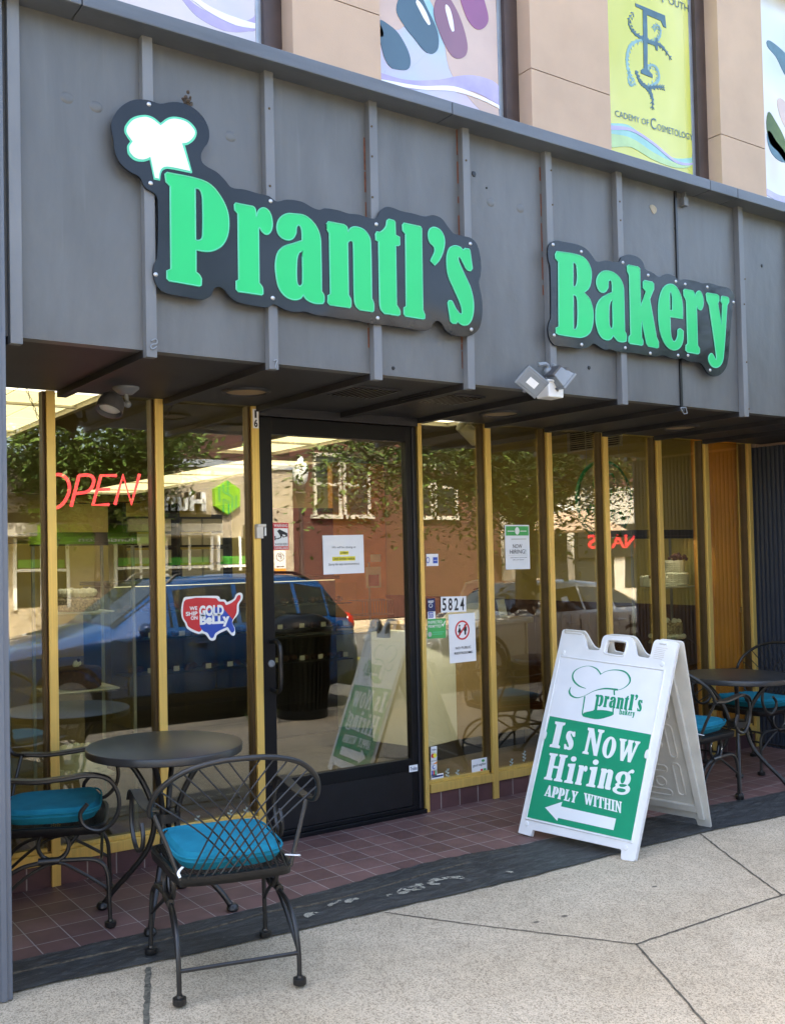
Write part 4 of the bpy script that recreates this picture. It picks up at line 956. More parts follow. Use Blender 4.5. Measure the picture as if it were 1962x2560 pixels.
# twin flood light on the fascia
yb = YR-.05
p = at(1382, 958, 'y', yb)
t = thing('flood_light', 'twin head grey flood light fixed to the lower edge of the fascia under the signs', 'flood light', p)
p2 = at(1376, 972, 'y', yb)
mb = MB(); mb.box(p2+Vector((-.055, -.04, -.05)), p2+Vector((.055, .05, .03))); mb.box(p2+Vector((-.065, -.05, .028)), p2+Vector((.065, .05, .04))); mb.build('junction_box', 'white_plastic', t, bevel=.006)
mb = MB(); mb.tube(spl([p2+Vector((-.02, 0, .04)), p2+Vector((-.03, -.01, .12)), at(1345, 912, 'y', yb)], 4), .012, 8); mb.tube(spl([p2+Vector((.02, 0, .04)), p2+Vector((.02, -.01, .13)), at(1385, 928, 'y', yb), at(1400, 932, 'y', yb)], 4), .012, 8); mb.ball(at(1368, 928, 'y', yb), .026, 12); mb.build('swivel_arm', 'grey_light', t, True)
def flood(c, look, roll, k=.70, label=True):
    ax = Vector(look).normalized(); q = ax.to_track_quat('Z', 'Y').to_matrix().to_4x4(); Mx = Matrix.Translation(c) @ q @ Matrix.Rotation(R(roll), 4, 'Z') @ Matrix.Scale(k, 4)
    mb = MB(); a, b_ = (.062, .045), (.098, .072)
    mb.hexa([Mx @ Vector(v) for v in ((-a[0], -a[1], -.085), (a[0], -a[1], -.085), (a[0], a[1], -.085), (-a[0], a[1], -.085), (-b_[0], -b_[1], .025), (b_[0], -b_[1], .025), (b_[0], b_[1], .025), (-b_[0], b_[1], .025))])
    mb.box((-.105, -.079, .025), (.105, .079, .045), Mx)
    h = mb.build('flood_head', 'grey_light', t, bevel=.005)
    mb = MB()
    for i in range(9): mb.box((-.056+i*.014-.003, -.05, -.100), (-.056+i*.014+.003, .05, -.07), Mx)
    for i in range(8): mb.box((-.075+i*.02-.003, .05, -.05), (-.075+i*.02+.003, .078, .02), Mx)
    mb.build('cooling_fin', 'grey_dark', h)
    mb = MB(); mb.box((-.086, -.060, .044), (.086, .060, .050), Mx); mb.build('lens', 'grey_light' if label else 'lamp_glass', h, bevel=.002)
    if label: mb = MB(); mb.box((-.042, -.026, .050), (.042, .026, .052), Mx); mb.build('cover_label', 'paper', h)
    mb = MB(); mb.box((-.012, -.092, .015), (.012, -.078, .05), Mx); mb.build('latch', 'grey_dark', h, bevel=.002)
flood(at(1326, 952, 'y', yb-.05), (-.45, -.80, -.45), -38)
flood(at(1400, 947, 'y', yb-.05), (.72, -.10, -.62), 8, .66, False)
# little things fixed on the gold frame
def plate(z0px, z1px, y): a, b_ = at(*z0px, 'y', y), at(*z1px, 'y', y); return min(a.x, b_.x), max(a.x, b_.x), min(a.z, b_.z), max(a.z, b_.z)
def card(name, label, cat, px0, px1, y=.0505, mat='paper', th=.0012, tilt=0):
    x0, x1, z0, z1 = plate(px0, px1, y); mb = MB(); cx, cz = (x0+x1)/2, (z0+z1)/2
    cs, sn = math.cos(tilt), math.sin(tilt)
    def fn(u, v, w): return Vector((cx+(u-cx)*cs-(v-cz)*sn, y-w, cz+(u-cx)*sn+(v-cz)*cs))
    o = thing(name, label, cat, (cx, y, cz))
    mb.prism([rect(x0, x1, z0, z1)], fn, 0, th); mb.build('sheet', mat, o); return o, fn, (x0, x1, z0, z1), th
def lay(o, fn, bx, items, w0):
    """items: (kind, mat, part name, ...) in fractions of the card; text or rectangle or outline"""
    x0, x1, z0, z1 = bx; X = lambda u: x0+(x1-x0)*u; Z = lambda v: z0+(z1-z0)*v
    for k, it in enumerate(items):
        mb = MB(); w = w0+.0006+.0004*k
        if it[0] == 't':
            _, mat, nm, s, u0, u1, v0, v1 = it[:8]; text(mb, s, fn, X(u0), X(u1), Z(v0), Z(v1), w, it[8] if len(it) > 8 else 0, it[9] if len(it) > 9 else .012)
        elif it[0] == 'r':
            _, mat, nm, u0, u1, v0, v1 = it; mb.prism([rect(X(u0), X(u1), Z(v0), Z(v1))], fn, w0*.5, w)
        elif it[0] == 'p':
            _, mat, nm, loops = it; mb.prism([[(X(a), Z(b_)) for a, b_ in l] for l in loops], fn, w0*.5, w)
        mb.build(nm, mat, o)
o, fn, bx, th = card('unit_number', 'white plate with a black 1 over a 6 atop the gold post', 'number plate', (631.5, 1022), (646.5, 1071), y=-.0005)
lay(o, fn, bx, [('t', 'ink', 'digit', '1', .3, .66, .54, .94, 0, .03), ('t', 'ink', 'digit', '6', .18, .82, .06, .47, 0, .03)], th)
q0, q1 = at(640, 1312, 'y', -.02), at(657, 1346, 'y', -.02)
t = thing('door_sensor', 'small cream plastic box with a white lever on the gold post left of the door', 'sensor box', ((q0.x+q1.x)/2, 0, q1.z))
mb = MB(); mb.box((q0.x, -.03, q1.z), (q1.x, -.001, q0.z)); mb.box((q0.x+.002, -.036, q0.z-.012), (q1.x+.016, -.005, q0.z+.004)); mb.build('box', 'cream_plastic', t, bevel=.003)
mb = MB(); mb.box((q1.x+.012, -.024, q1.z+.014), (q1.x+.022, -.008, q0.z-.014)); mb.build('lever', 'white_plastic', t, bevel=.002)
# ================================================================ papers and stickers on the glass
zw = zc((660, 1040, .25))
GY = .0375
o, fn, bx, th = card('warning_sticker', 'red and white warning sticker with a camera, on the door glass', 'sticker', zw((88, 1068)), zw((248, 1340)), GY, 'red')
lay(o, fn, bx, [('r', 'sign_white', 'white_field', .05, .95, .14, .80), ('t', 'sign_white', 'word', 'WARNING', .06, .94, .84, .96), ('t', 'sign_white', 'word', 'SURVEILLANCE', .06, .94, .03, .11), ('t', 'ink', 'word', '24 HOUR VIDEO', .08, .92, .17, .26),
    ('p', 'ink', 'camera_drawing', [[(.25, .70), (.40, .76), (.90, .62), (.92, .50), (.62, .46), (.55, .52), (.50, .44), (.30, .41), (.28, .44), (.46, .47), (.44, .54)], [(.58, .58), (.80, .55), (.78, .50), (.60, .50)]]), ('r', 'ink', 'bracket_drawing', .08, .14, .36, .52), ('r', 'ink', 'bracket_drawing', .14, .34, .40, .43)], th)
o, fn, bx, th = card('closing_notice', 'white paper notice with yellow highlighted lines taped to the door glass', 'notice', zw((585, 1192)), zw((1000, 1572)), GY, tilt=R(.6))
lay(o, fn, bx, [('r', 'yellow', 'highlight', .40, .62, .49, .585), ('r', 'yellow', 'highlight', .22, .78, .335, .445), ('t', 'ink', 'line', 'We will be closing at', .22, .80, .645, .715, .3, 0), ('t', 'ink', 'line', '2:00pm', .41, .61, .50, .575, .3, .01), ('t', 'ink', 'line', 'Until further notice.', .23, .77, .355, .435, .3, .01), ('t', 'ink', 'line', 'Sorry for any inconvenience.', .12, .88, .205, .285, .3, 0)], th)
zn = zc((1040, 1480, .25539))
o, fn, bx, th = card('house_number', 'white strip with the large number 5824 on the glass right of the door', 'number plate', zn((240, 50)), zn((490, 190)), tilt=R(-1.0))
lay(o, fn, bx, [('t', 'ink', 'digit', d, .05+.235*i, .21+.235*i, .10, .90, 0, .02) for i, d in enumerate('5824')], th)
o, fn, bx, th = card('restroom_notice', 'white paper reading No Public Restrooms with a red barred circle', 'notice', zn((316, 220)), zn((586, 676)), tilt=R(.5))
ring = [(.5+.27*math.cos(a), .66+.20*math.sin(a)) for a in [2*math.pi*i/36 for i in range(36)]]; rin = [(.5+.225*math.cos(a), .66+.167*math.sin(a)) for a in [2*math.pi*i/36 for i in range(36)]]
def man(cx): return [circ(cx, .755, .035, .020, 12)], [[(cx-.055, .73), (cx+.055, .73), (cx+.055, .64), (cx+.03, .64), (cx+.03, .56), (cx-.03, .56), (cx-.03, .64), (cx-.055, .64)]], [[(cx, .735), (cx+.075, .62), (cx+.03, .62), (cx+.03, .56), (cx-.03, .56), (cx-.03, .62), (cx-.075, .62)]]
lay(o, fn, bx, [('p', 'ink', 'figure', man(.40)[0]), ('p', 'ink', 'figure', man(.40)[2]), ('p', 'ink', 'figure', man(.61)[0]), ('p', 'ink', 'figure', man(.61)[1]), ('p', 'red', 'barred_circle', [ring, rin]), ('p', 'red', 'bar', [[(.33, .55), (.36, .53), (.68, .77), (.65, .79)]]), ('t', 'ink', 'word', 'NO PUBLIC', .22, .80, .275, .325), ('t', 'ink', 'word', 'RESTROOMS', .17, .85, .17, .22)], th)
zh = zc((1040, 1040, .23715))
o, fn, bx, th = card('hiring_poster', 'white poster with green top band reading Now Hiring inside the window', 'poster', zh((932, 1148)), zh((1200, 1612)))
lay(o, fn, bx, [('r', 'sticker_green', 'green_band', .04, .97, .76, .97), ('p', 'sign_white', 'badge', [circ(.5, .865, .09, .085, 20)]), ('r', 'sign_white', 'small_print', .10, .38, .85, .868), ('r', 'sign_white', 'small_print', .62, .88, .85, .868), ('t', 'ink', 'word', 'NOW', .30, .68, .475, .565, 0, 0), ('t', 'ink', 'word', 'HIRING!', .17, .83, .35, .445, 0, 0), ('t', 'ink', 'line', 'Apply online or scan the code', .18, .86, .25, .275), ('t', 'ink', 'line', 'QR code below', .28, .74, .20, .225), ('r', 'pale_grey', 'rule', .12, .88, .315, .320), ('r', 'pale_grey', 'small_print', .25, .85, .67, .69)], th)
o, fn, bx, th = card('inspection_sticker', 'green sticker reading Inspected and Permitted beside the gold post', 'sticker', zn((108, 268)), zn((292, 448)), mat='sticker_green', tilt=R(-1))
lay(o, fn, bx, [('t', 'sign_white', 'word', 'INSPECTED', .03, .80, .76, .90), ('t', 'sign_white', 'word', 'PERMITTED', .03, .74, .55, .69), ('p', 'sign_white', 'tick', [[(.76, .70), (.84, .58), (.98, .86), (.94, .88), (.84, .68), (.79, .74)]]), ('p', 'pale_grey', 'seal', [circ(.12, .22, .10, .13, 18)]), ('r', 'mint', 'small_print', .28, .9, .30, .33), ('r', 'mint', 'small_print', .28, .8, .20, .23)], th)
o, fn, bx, th = card('card_sticker', 'dark blue sticker with a white contactless mark above the green sticker', 'sticker', zn((108, 68)), zn((188, 262)), mat='navy')
lay(o, fn, bx, [('r', 'sign_white', 'white_strip', .0, 1, .0, .36), ('r', 'blue', 'blue_square', .08, .72, .06, .34), ('p', 'sign_white', 'wave_mark', [circ(.42, .66, .22, .10, 18), circ(.42, .66, .18, .08, 18)]), ('t', 'sign_white', 'word', 'AM', .14, .66, .21, .31), ('t', 'sign_white', 'word', 'EX', .14, .66, .09, .19), ('r', 'sign_white', 'small_print', .1, .8, .86, .9), ('r', 'sign_white', 'small_print', .1, .7, .80, .83)], th)
o, fn, bx, th = card('payment_sticker', 'white sticker with two small blue squares at shoulder height by the gold post', 'sticker', zh((106, 1455)), zh((234, 1580)))
lay(o, fn, bx, [('p', 'blue', 'round_mark', [circ(.12, .5, .14, .26, 18), circ(.12, .5, .10, .19, 18)]), ('r', 'blue', 'blue_square', .55, .92, .22, .72), ('r', 'sign_white', 'square_line', .60, .88, .44, .48)], th)
for k, (y0, y1, lab, its) in enumerate(((1518, 1572, 'white card logo sticker with dark blue lettering, topmost of the low column', [('t', 'navy', 'word', 'VISA', .15, .85, .35, .62, .2, .02)]),
    (1576, 1632, 'white card logo sticker with red and yellow circles', [('p', 'red', 'disc', [circ(.34, .5, .30, .34, 18)]), ('p', 'yellow', 'disc', [circ(.66, .5, .30, .34, 18)])]),
    (1636, 1686, 'white card logo sticker with a slanted orange stroke', [('t', 'ink', 'word', 'DISCOVER', .08, .92, .5, .72), ('p', 'orange_print', 'stroke', [[(.3, .08), (.98, .08), (.98, .42)]])]),
    (1690, 1742, 'white card logo sticker with a blue crescent', [('p', 'blue', 'crescent', [circ(.5, .5, .28, .3, 18), circ(.56, .53, .2, .22, 18)])]),
    (1746, 1798, 'white card logo sticker of three coloured bars at the foot of the low column', [('r', 'blue', 'bar', .12, .34, .15, .85), ('r', 'red', 'bar', .39, .61, .15, .85), ('r', 'sticker_green', 'bar', .66, .88, .15, .85)]))):
    o, fn, bx, th = card('card_sticker', lab, 'sticker', zn((143, y0)), zn((203, y1))); o['group'] = 'card logo stickers by the door'; lay(o, fn, bx, its, th)
o, fn, bx, th = card('supporter_sticker', 'rounded white sticker with purple stripes at the lower left window corner', 'sticker', zn((148, 1795)), zn((270, 1905)), tilt=R(1))
lay(o, fn, bx, [('r', 'navy', 'stripe', .04, .96, .78, .90), ('r', 'navy', 'stripe', .04, .96, .10, .2), ('r', 'navy', 'small_print', .25, .9, .44, .53)], th)
o, fn, bx, th = card('neighbor_sticker', 'white good neighbor sticker at the bottom right corner of the pane by the door', 'sticker', zn((542, 1645)), zn((697, 1783)), tilt=R(1))
lay(o, fn, bx, [('t', 'ink', 'word', 'good neighbor', .07, .93, .52, .72), ('p', 'sticker_green', 'tree_mark', [circ(.74, .84, .10, .08, 14)]), ('r', 'red', 'swatch', .55, .70, .14, .36), ('r', 'sticker_green', 'swatch', .74, .9, .14, .36), ('r', 'win_alu', 'small_print', .1, .5, .18, .22)], th)
# country-shaped shipping sticker
zg = zc((380, 1440, .20072)); gy = .0505
def gtr(s, n=3): return curve([(lambda q: (q.x, q.z))(at(*zg(p)[:2], 'y', gy))+tuple(p[2:]) for p in parse(s)], n, True)
ol = "415,262 800,248 838,262 850,290 905,295 935,328c 1020,285 1045,232 1090,208 1125,225 1125,290 1082,360 1075,470 1000,575 1030,650 1030,735 995,742 930,672c 810,735 785,795 725,802 670,735 620,712 580,725 440,660 410,590 375,530 362,430 385,300"
t = thing('shipping_sticker', 'red, white and blue sticker shaped like a country map reading We Ship On Gold Belly', 'sticker', at(500, 1535, 'y', gy))
fn = wall_fn(gy)
mb = MB(); mb.prism([gtr(ol)], fn, 0, .001); mb.build('white_edge', 'sign_white', t)
redp = "420,295 795,278 815,300 835,318 895,322 925,362 1035,300 1062,250 1095,240 1098,285 1058,355 1050,460 1005,545c 800,385c 600,480c 595,630c 620,665c 600,692 575,695 455,635 430,580 392,520 385,420"
mb = MB(); mb.prism([gtr(redp)], fn, .0005, .0016); mb.build('red_field', 'red', t)
blup = "800,385c 880,395c 935,465c 1005,545c 995,580 1025,660 1020,690 990,705 945,640 930,640 790,710 760,770 730,772 690,710 640,690 595,632c 600,480c"
mb = MB(); mb.prism([gtr(blup)], fn, .0005, .0020); mb.build('blue_field', 'blue', t)
def gtext(s, a, b_, bold=.01):
    p, q = at(*zg(a)[:2], 'y', gy), at(*zg(b_)[:2], 'y', gy); mb = MB(); text(mb, s, fn, p.x, q.x, q.z, p.z, .0026, 0, bold); mb.build('word', 'sign_white', t)
gtext('WE', (465, 382), (562, 425), .03); gtext('SHIP', (418, 448), (566, 492), .03); gtext('ON', (480, 502), (566, 545), .03)
gtext('GOLD', (583, 370), (893, 492), .055); gtext('BeLLy', (590, 485), (965, 625), .055)
# frosted leaf marks low on the panes
M['frost'] = pm('frosted mark', (.35, .42, .38), .8, ns=9, na=.1)
for k, (px, py) in enumerate(((1118, 1935), (1143, 1938), (1278, 1910), (1310, 1890), (493, 2055), (575, 2040), (615, 2032))):
    q = at(px, py, 'y', .0515); mb = MB()
    for j in range(6): mb.prism([circ(q.x+(.008 if j % 2 else -.008), q.z-.03+j*.011, .010, .005, 10, .6 if j % 2 else -.6)], wall_fn(.0515), 0, .0006)
    mb.prism([ribbon([(q.x, q.z-.04), (q.x+.003, q.z), (q.x, q.z+.035)], .003)], wall_fn(.0515), 0, .0007)
    tag(mb.build('leaf_decal', 'frost'), ['small frosted leaf decal low on the pane with the card stickers', 'small frosted leaf decal left of the neighbor sticker', 'frosted leaf decal low on the pane left of the sandwich board', 'taller frosted leaf decal touching the sandwich board edge', 'frosted leaf decal seen through the chair back, leftmost', 'frosted leaf decal seen through the chair back, middle', 'frosted leaf decal seen through the chair back, rightmost'][k], 'decal', 'frosted leaf decals')
# red neon OPEN sign inside the left window
zo = zc((0, 960, .25)); oy = .22
t = thing('open_sign', 'red neon tube sign reading OPEN hanging inside the left window', 'neon sign', at(245, 1220, 'y', oy))
def neon(pts, closed=False, n=5, tb=None):
    P = [at(*zo(p)[:2], 'y', oy) for p in pts]; (tb or cur).tube(spl(P, n, closed) if n > 1 else P, .0088, 8, closed)
cur = MB(); neon([(565, 905), (625, 915), (675, 960), (695, 1035), (680, 1110), (630, 1195), (565, 1238), (510, 1225), (465, 1180), (450, 1100), (465, 1010), (510, 935)], True); cur.build('letter', 'neon', t, True)
cur = MB(); neon([(712, 1225), (790, 915)], n=1); neon([(790, 915), (890, 912), (935, 945), (925, 1020), (875, 1075), (765, 1095)]); cur.build('letter', 'neon', t, True)
cur = MB(); neon([(1165, 915), (1010, 915), (930, 1210), (1090, 1205)], n=1); neon([(972, 1058), (1100, 1052)], n=1); cur.build('letter', 'neon', t, True)
cur = MB(); neon([(1150, 1205), (1230, 912), (1315, 1200), (1395, 900)], n=1); cur.build('letter', 'neon', t, True)
P = [at(*zo(p)[:2], 'y', oy+.02) for p in ((455, 940), (455, 1200), (1400, 1180), (1400, 930))]
mb = MB(); mb.tube([P[0], P[3]], .004, 6); mb.tube([P[1], P[2]], .004, 6); mb.build('support_frame', 'black_paint', t)
def chain(a, b_):
    mb = MB(); n = int((b_-a).length/.022); d = (b_-a).normalized(); s_ = d.orthogonal().normalized(); s2 = d.cross(s_)
    for i in range(n):
        c = a+(b_-a)*((i+.5)/n); e = s_ if i % 2 else s2
        mb.tube([c+d*.013*math.cos(x)+e*.006*math.sin(x) for x in [2*math.pi*j/8 for j in range(8)]], .0018, 4, True)
    mb.build('chain', 'black_paint', t)
chain(at(66, 972, 'y', oy), at(106, 1070, 'y', oy)); chain(at(437, 1000, 'y', oy), at(405, 1060, 'y', oy))

# ================================================================ window graphics upstairs
def poster_mat(name, stops, sc=(1.2, 1, .8), dist=.4, rot=(0, R(35), 0)):
    m, nt, b = node_mat(name); v = coords(nt, sc, (0, 0, 0), rot); f = noise(nt, v, 1.3, 2, .4, dist)
    nt.links.new(ramp(nt, f, stops), b.inputs['Base Color']); b.inputs['Roughness'].default_value = .25; b.inputs['Coat Weight'].default_value = .35; b.inputs['Coat Roughness'].default_value = .02; return m
M['print_peach'] = poster_mat('printed peach sheet', [(.3, (.60, .47, .40)), (.5, (.66, .60, .60)), (.7, (.52, .52, .64))])
M['print_cyan'] = poster_mat('printed cyan and lilac sheet', [(.30, (.24, .52, .58)), (.48, (.48, .52, .66)), (.62, (.58, .46, .58)), (.75, (.48, .62, .66))])
M['print_yellow'] = poster_mat('printed yellow sheet', [(.30, (.52, .53, .05)), (.55, (.62, .62, .13)), (.72, (.68, .67, .30))])
M['print_sky'] = poster_mat('printed pale blue sheet', [(.3, (.45, .52, .58)), (.55, (.72, .74, .76)), (.75, (.62, .52, .50))])
M['skin'] = pm('printed skin tone', (.56, .40, .32), .25, ns=1.5, na=.12, coat=.6)
M['nail_teal'] = pm('printed teal nail', (.035, .085, .12), .2, ns=2, na=.15, coat=.6)
M['nail_mauve'] = pm('printed mauve nail', (.23, .085, .13), .2, ns=2, na=.15, coat=.6)
M['nail_plum'] = pm('printed plum nail', (.25, .05, .16), .2, ns=2, na=.15, coat=.6)
M['shine'] = pm('printed highlight', (.85, .85, .88), .2, ns=2, na=.05)
M['lilac'] = pm('printed lilac swirl', (.42, .36, .60), .25, ns=4, na=.2, coat=.6)
M['swirl_teal'] = pm('printed teal swirl', (.26, .52, .46), .25, ns=4, na=.2, coat=.6)
M['swirl_green'] = pm('printed green swirl', (.42, .60, .22), .25, ns=4, na=.2, coat=.6)
M['scroll'] = pm('printed slate scroll', (.05, .13, .17), .3, ns=8, na=.3)
M['scroll_pale'] = pm('printed pale scroll', (.22, .40, .42), .3, ns=8, na=.3)
YW = -.668
def wposter(i, label, mat):
    a, c = wins[i]; t = thing('window_poster', label, 'window poster', ((a+c)/2, YW, 4.7), 0, 'printed sheets over the upstairs windows')
    mb = MB(); mb.box((a, YW, ZC1-.02), (c-.135, -.66, 5.75)); mb.build('sheet', mat, t); return t, a, c-.135
def zp(z, y=YW):
    return lambda p: (lambda q: (q.x, q.z))(at(*z(p)[:2], 'y', y))+tuple(p[2:])
z1, z2 = zc((0, 0, .58393)), zc((981, 0, .58393))
def shape(t, nm, mat, z, s, lay_, n=5, clip=None):
    l = curve([zp(z)(p) for p in parse(s)], n, True)
    if clip: l = [(min(max(x, clip[0]+.002), clip[1]-.002), max(v, ZC1-.01)) for x, v in l]
    mb = MB(); mb.prism([l], wall_fn(YW), 0, .0012*lay_); mb.build(nm, mat, t)
def band(t, nm, mat, z, s, ws, lay_, clip):
    P = [zp(z)(p) for p in parse(s)]; l = ribbon(P, ws, 6); l = [(min(max(x, clip[0]+.002), clip[1]-.002), max(v, ZC1-.01)) for x, v in l]
    mb = MB(); mb.prism([l], wall_fn(YW), 0, .0012*lay_); mb.build(nm, mat, t)
wi = next(i for i, (a, c) in enumerate(wins) if abs(c-pil[2][0]) < 1e-6)
t, a, c = wposter(wi, 'pale peach and lilac printed sheet over the leftmost upstairs window', 'print_peach'); cl = (a, c)
band(t, 'swirl', 'lilac', z1, "760,-40 850,50 960,100 1060,110 1140,85", (.02, .05, .07, .05, .09), 1, cl); band(t, 'swirl', 'shine', z1, "800,-30 900,40 1010,90 1140,120", (.02, .03, .04, .02), 2, cl)
t, a, c = wposter(wi+1, 'printed sheet of a hand with teal and mauve painted nails over an upstairs window', 'print_cyan'); cl = (a, c)
for s in ("110,-60 160,0 210,120 260,330 480,520 500,300 470,60 440,-60", "-60,-60 -60,60 -20,110 40,120 60,40 20,-60"): shape(t, 'finger', 'skin', z2, s, 1, 5, cl)
shape(t, 'cyan_patch', 'print_cyan', z2, "-30,300 60,300 195,215 240,340 290,450 120,430 -20,390", 2, 5, cl)
for s, mt in (("15,40 50,-40 110,-30 150,40 190,130 195,200 170,230 135,215 90,160 50,110", 'nail_teal'), ("-60,90 -10,110 30,150 72,235 70,290 30,298 -10,285 -40,230", 'nail_teal'), ("175,40 215,-40 250,0 290,80 318,180 315,230 285,250 250,235 205,150", 'nail_mauve'), ("290,-40 370,-40 400,30 408,90 380,124 345,115 310,60", 'nail_plum'), ("-110,30 -90,40 -60,90 -40,150 -70,150 -110,100", 'nail_teal')): shape(t, 'painted_nail', mt, z2, s, 3, 5, cl)
for s in ("100,0 130,30 160,100 150,105 115,45", "225,20 245,40 262,130 252,132 235,80"): shape(t, 'nail_shine', 'shine', z2, s, 4, 4, cl)
band(t, 'swirl', 'lilac', z2, "-60,320 60,360 200,360 330,355 420,385 480,430", (.03, .05, .05, .09, .12, .10), 3, cl); band(t, 'swirl', 'shine', z2, "-60,345 120,375 260,380 380,420 480,470", (.02, .02, .03, .02, .02), 4, cl)
band(t, 'edge_strip', 'nail_mauve', z2, "462,-60 466,60", (.03, .02), 2, cl)
t, a, c = wposter(wi+2, 'yellow printed sheet with an ornate letter F and Academy of Cosmetology', 'print_yellow'); cl = (a, c)
mb = MB(); mb.prism([[zp(z2)(p)[:2] for p in parse("1240,-60 1290,-60 1308,760 1262,720")]], wall_fn(YW), 0, .001); mb.build('lime_strip', 'bank_green' if False else 'print_yellow', t)
mb = MB(); mb.prism([[zp(z2)(p)[:2] for p in parse("1038,12 1165,65 1170,118 1158,112 1148,88 1088,62 1090,166 1122,178 1126,160 1134,162 1134,215 1126,213 1122,194 1090,182 1090,296 1112,318 1112,332 1062,312 1062,298 1074,290 1070,40 1040,26")]], wall_fn(YW), 0, .0036); mb.build('initial_letter', 'scroll', t)
for s, ws, mt in (("1030,52 1010,90 1030,135 1075,165 1110,180 1150,195 1195,255", (.004, .012, .025, .03, .025, .03, .004), 'scroll'), ("1075,165 1020,190 1003,240 1008,300 1030,345", (.02, .03, .032, .03, .01), 'scroll_pale'), ("1040,300 1060,350 1090,375 1110,410 1112,470", (.02, .035, .04, .03, .003), 'scroll'), ("1095,375 1140,370 1165,375", (.03, .025, .003), 'scroll'), ("1090,372 1138,340 1130,290 1100,278 1090,300", (.02, .03, .03, .015, .006), 'scroll_pale'), ("1110,180 1140,160 1145,120 1125,108 1115,125", (.015, .025, .02, .01, .006), 'scroll_pale'), ("1010,300 1015,360 1040,350", (.01, .025, .006), 'scroll_pale')):
    P = [zp(z2)(p) for p in parse(s)]; ws = [x*.7 for x in ws]; mb = MB(); mb.prism([ribbon(P, ws, 5)], wall_fn(YW), 0, .003 if mt == 'scroll' else .0024)
    for k in range(len(P)-1):
        for j in range(3):
            tt = (j+.5)/3; x = P[k][0]+(P[k+1][0]-P[k][0])*tt; v = P[k][1]+(P[k+1][1]-P[k][1])*tt; an = math.atan2(P[k+1][1]-P[k][1], P[k+1][0]-P[k][0])
            for sg_ in (1, -1): mb.prism([circ(x-math.sin(an)*.012*sg_, v+math.cos(an)*.012*sg_, .011, .004, 8, an+.7*sg_)], wall_fn(YW), 0, .0027 if mt == 'scroll' else .0021)
    mb.build('scroll_leaf', mt, t)
def ptext(s, bl, br, h, bold=0):
    A, B = Vector(zp(z2)(bl)), Vector(zp(z2)(br)); U = (B-A); V = Vector((-U.y, U.x)).normalized()*h
    mb = MB(); text(mb, s, lambda u, v, w: Vector(((A+U*u+V*v).x, YW-w, (A+U*u+V*v).y)), 0, 1, 0, 1, .004, 0, bold); mb.build('lettering', 'scroll', t)
ptext('CADEMY OF', (952, 496), (1096, 538), .040); ptext('C', (1104, 548), (1128, 556), .075); ptext('OSMETOLOGY', (1132, 556), (1284, 602), .044); ptext('Y', (1140, 4), (1170, 14), .06); ptext('OUTH', (1180, 14), (1266, 52), .05)
band(t, 'swirl', 'swirl_teal', z2, "930,560 1010,570 1100,630 1200,690 1320,680", (.10, .11, .07, .05, .03), 2, cl); band(t, 'swirl', 'swirl_green', z2, "930,600 1020,610 1120,670 1230,710 1320,690", (.09, .06, .05, .03, .02), 3, cl); band(t, 'swirl', 'lilac', z2, "930,545 1020,555 1110,610 1220,695 1320,700", (.03, .02, .02, .02, .01), 4, cl)
t, a, c = wposter(wi+3, 'pale blue printed sheet with dark foliage over the rightmost upstairs window', 'print_sky'); cl = (a, c)
for s, mt in (("1600,180 1640,240 1700,340 1700,260 1640,190", 'scroll'), ("1606,480 1640,520 1680,600 1700,700 1650,650 1610,600", 'leaf'), ("1606,560 1640,600 1690,680 1660,690 1615,640", 'scroll'), ("1650,420 1700,470 1700,560 1660,500", 'skin')): shape(t, 'foliage_print', mt, z2, s, 2, 5, cl)
band(t, 'swirl', 'lilac', z2, "1600,820 1660,850 1720,850", (.05, .05, .05), 3, cl)
for i in (wi-1, wi+4):
    if 0 <= i < len(wins): wposter(i, ['plain lilac printed sheet over an upstairs window beyond the left end', 'plain pale printed sheet over an upstairs window beyond the right end'][i > wi], 'print_cyan' if i < wi else 'print_peach')
# ================================================================ inside the shop
def bx(name, mat, a, b_, parent, bevel=0): mb = MB(); mb.box(a, b_); return mb.build(name, mat, parent, bevel=bevel)
def cabinet(label, x0, x1, y0, y1, ztop, shelves, cap):
    t = thing('display_cabinet', label, 'display cabinet', ((x0+x1)/2, (y0+y1)/2, 0), 0, 'tall glass cake cabinets')
    bx('cap', cap, (x0-.02, y0-.02, ztop-.05), (x1+.02, y1+.02, ztop), t, .004); bx('glow_hiding_lip', cap, (x0-.02, y0-.02, ztop-.072), (x1+.02, y0-.012, ztop-.05), t); bx('base', 'case_dark', (x0, y0, 0), (x1, y1, .10), t, .004); bx('added_glow_strip', 'added_glow_strip', (x0+.12, y0+.03, ztop-.058), (x1-.12, y0+.05, ztop-.051), t)  # glowing strip added to light the cakes, front lip added to hide it
    for x in (x0, x1):
        for y in (y0, y1): bx('corner_post', 'win_alu', (x-.008, y-.008, .10), (x+.008, y+.008, ztop-.05), t)
    for a, b_ in (((x0+.008, y0-.002, .10), (x1-.008, y0+.002, ztop-.05)), ((x0-.002, y0+.008, .10), (x0+.002, y1-.008, ztop-.05)), ((x1-.002, y0+.008, .10), (x1+.002, y1-.008, ztop-.05))): bx('glass_side', 'clear', a, b_, t)
    for z in shelves: bx('shelf', 'clear', (x0+.01, y0+.01, z-.008), (x1-.01, y1-.01, z), t)
    return t
cabinet('tall glass cabinet with dark green cap holding a chocolate cake, inside the left windows', -.62, -.06, .30, .78, 1.77, (.44, .905, 1.33), 'swirl_teal' if False else 'case_dark')
cabinet('tall glass cabinet with black cap holding a tiered white cake, inside the right windows', 4.20, 5.14, .38, .74, 1.78, (.87, 1.30), 'case_dark')
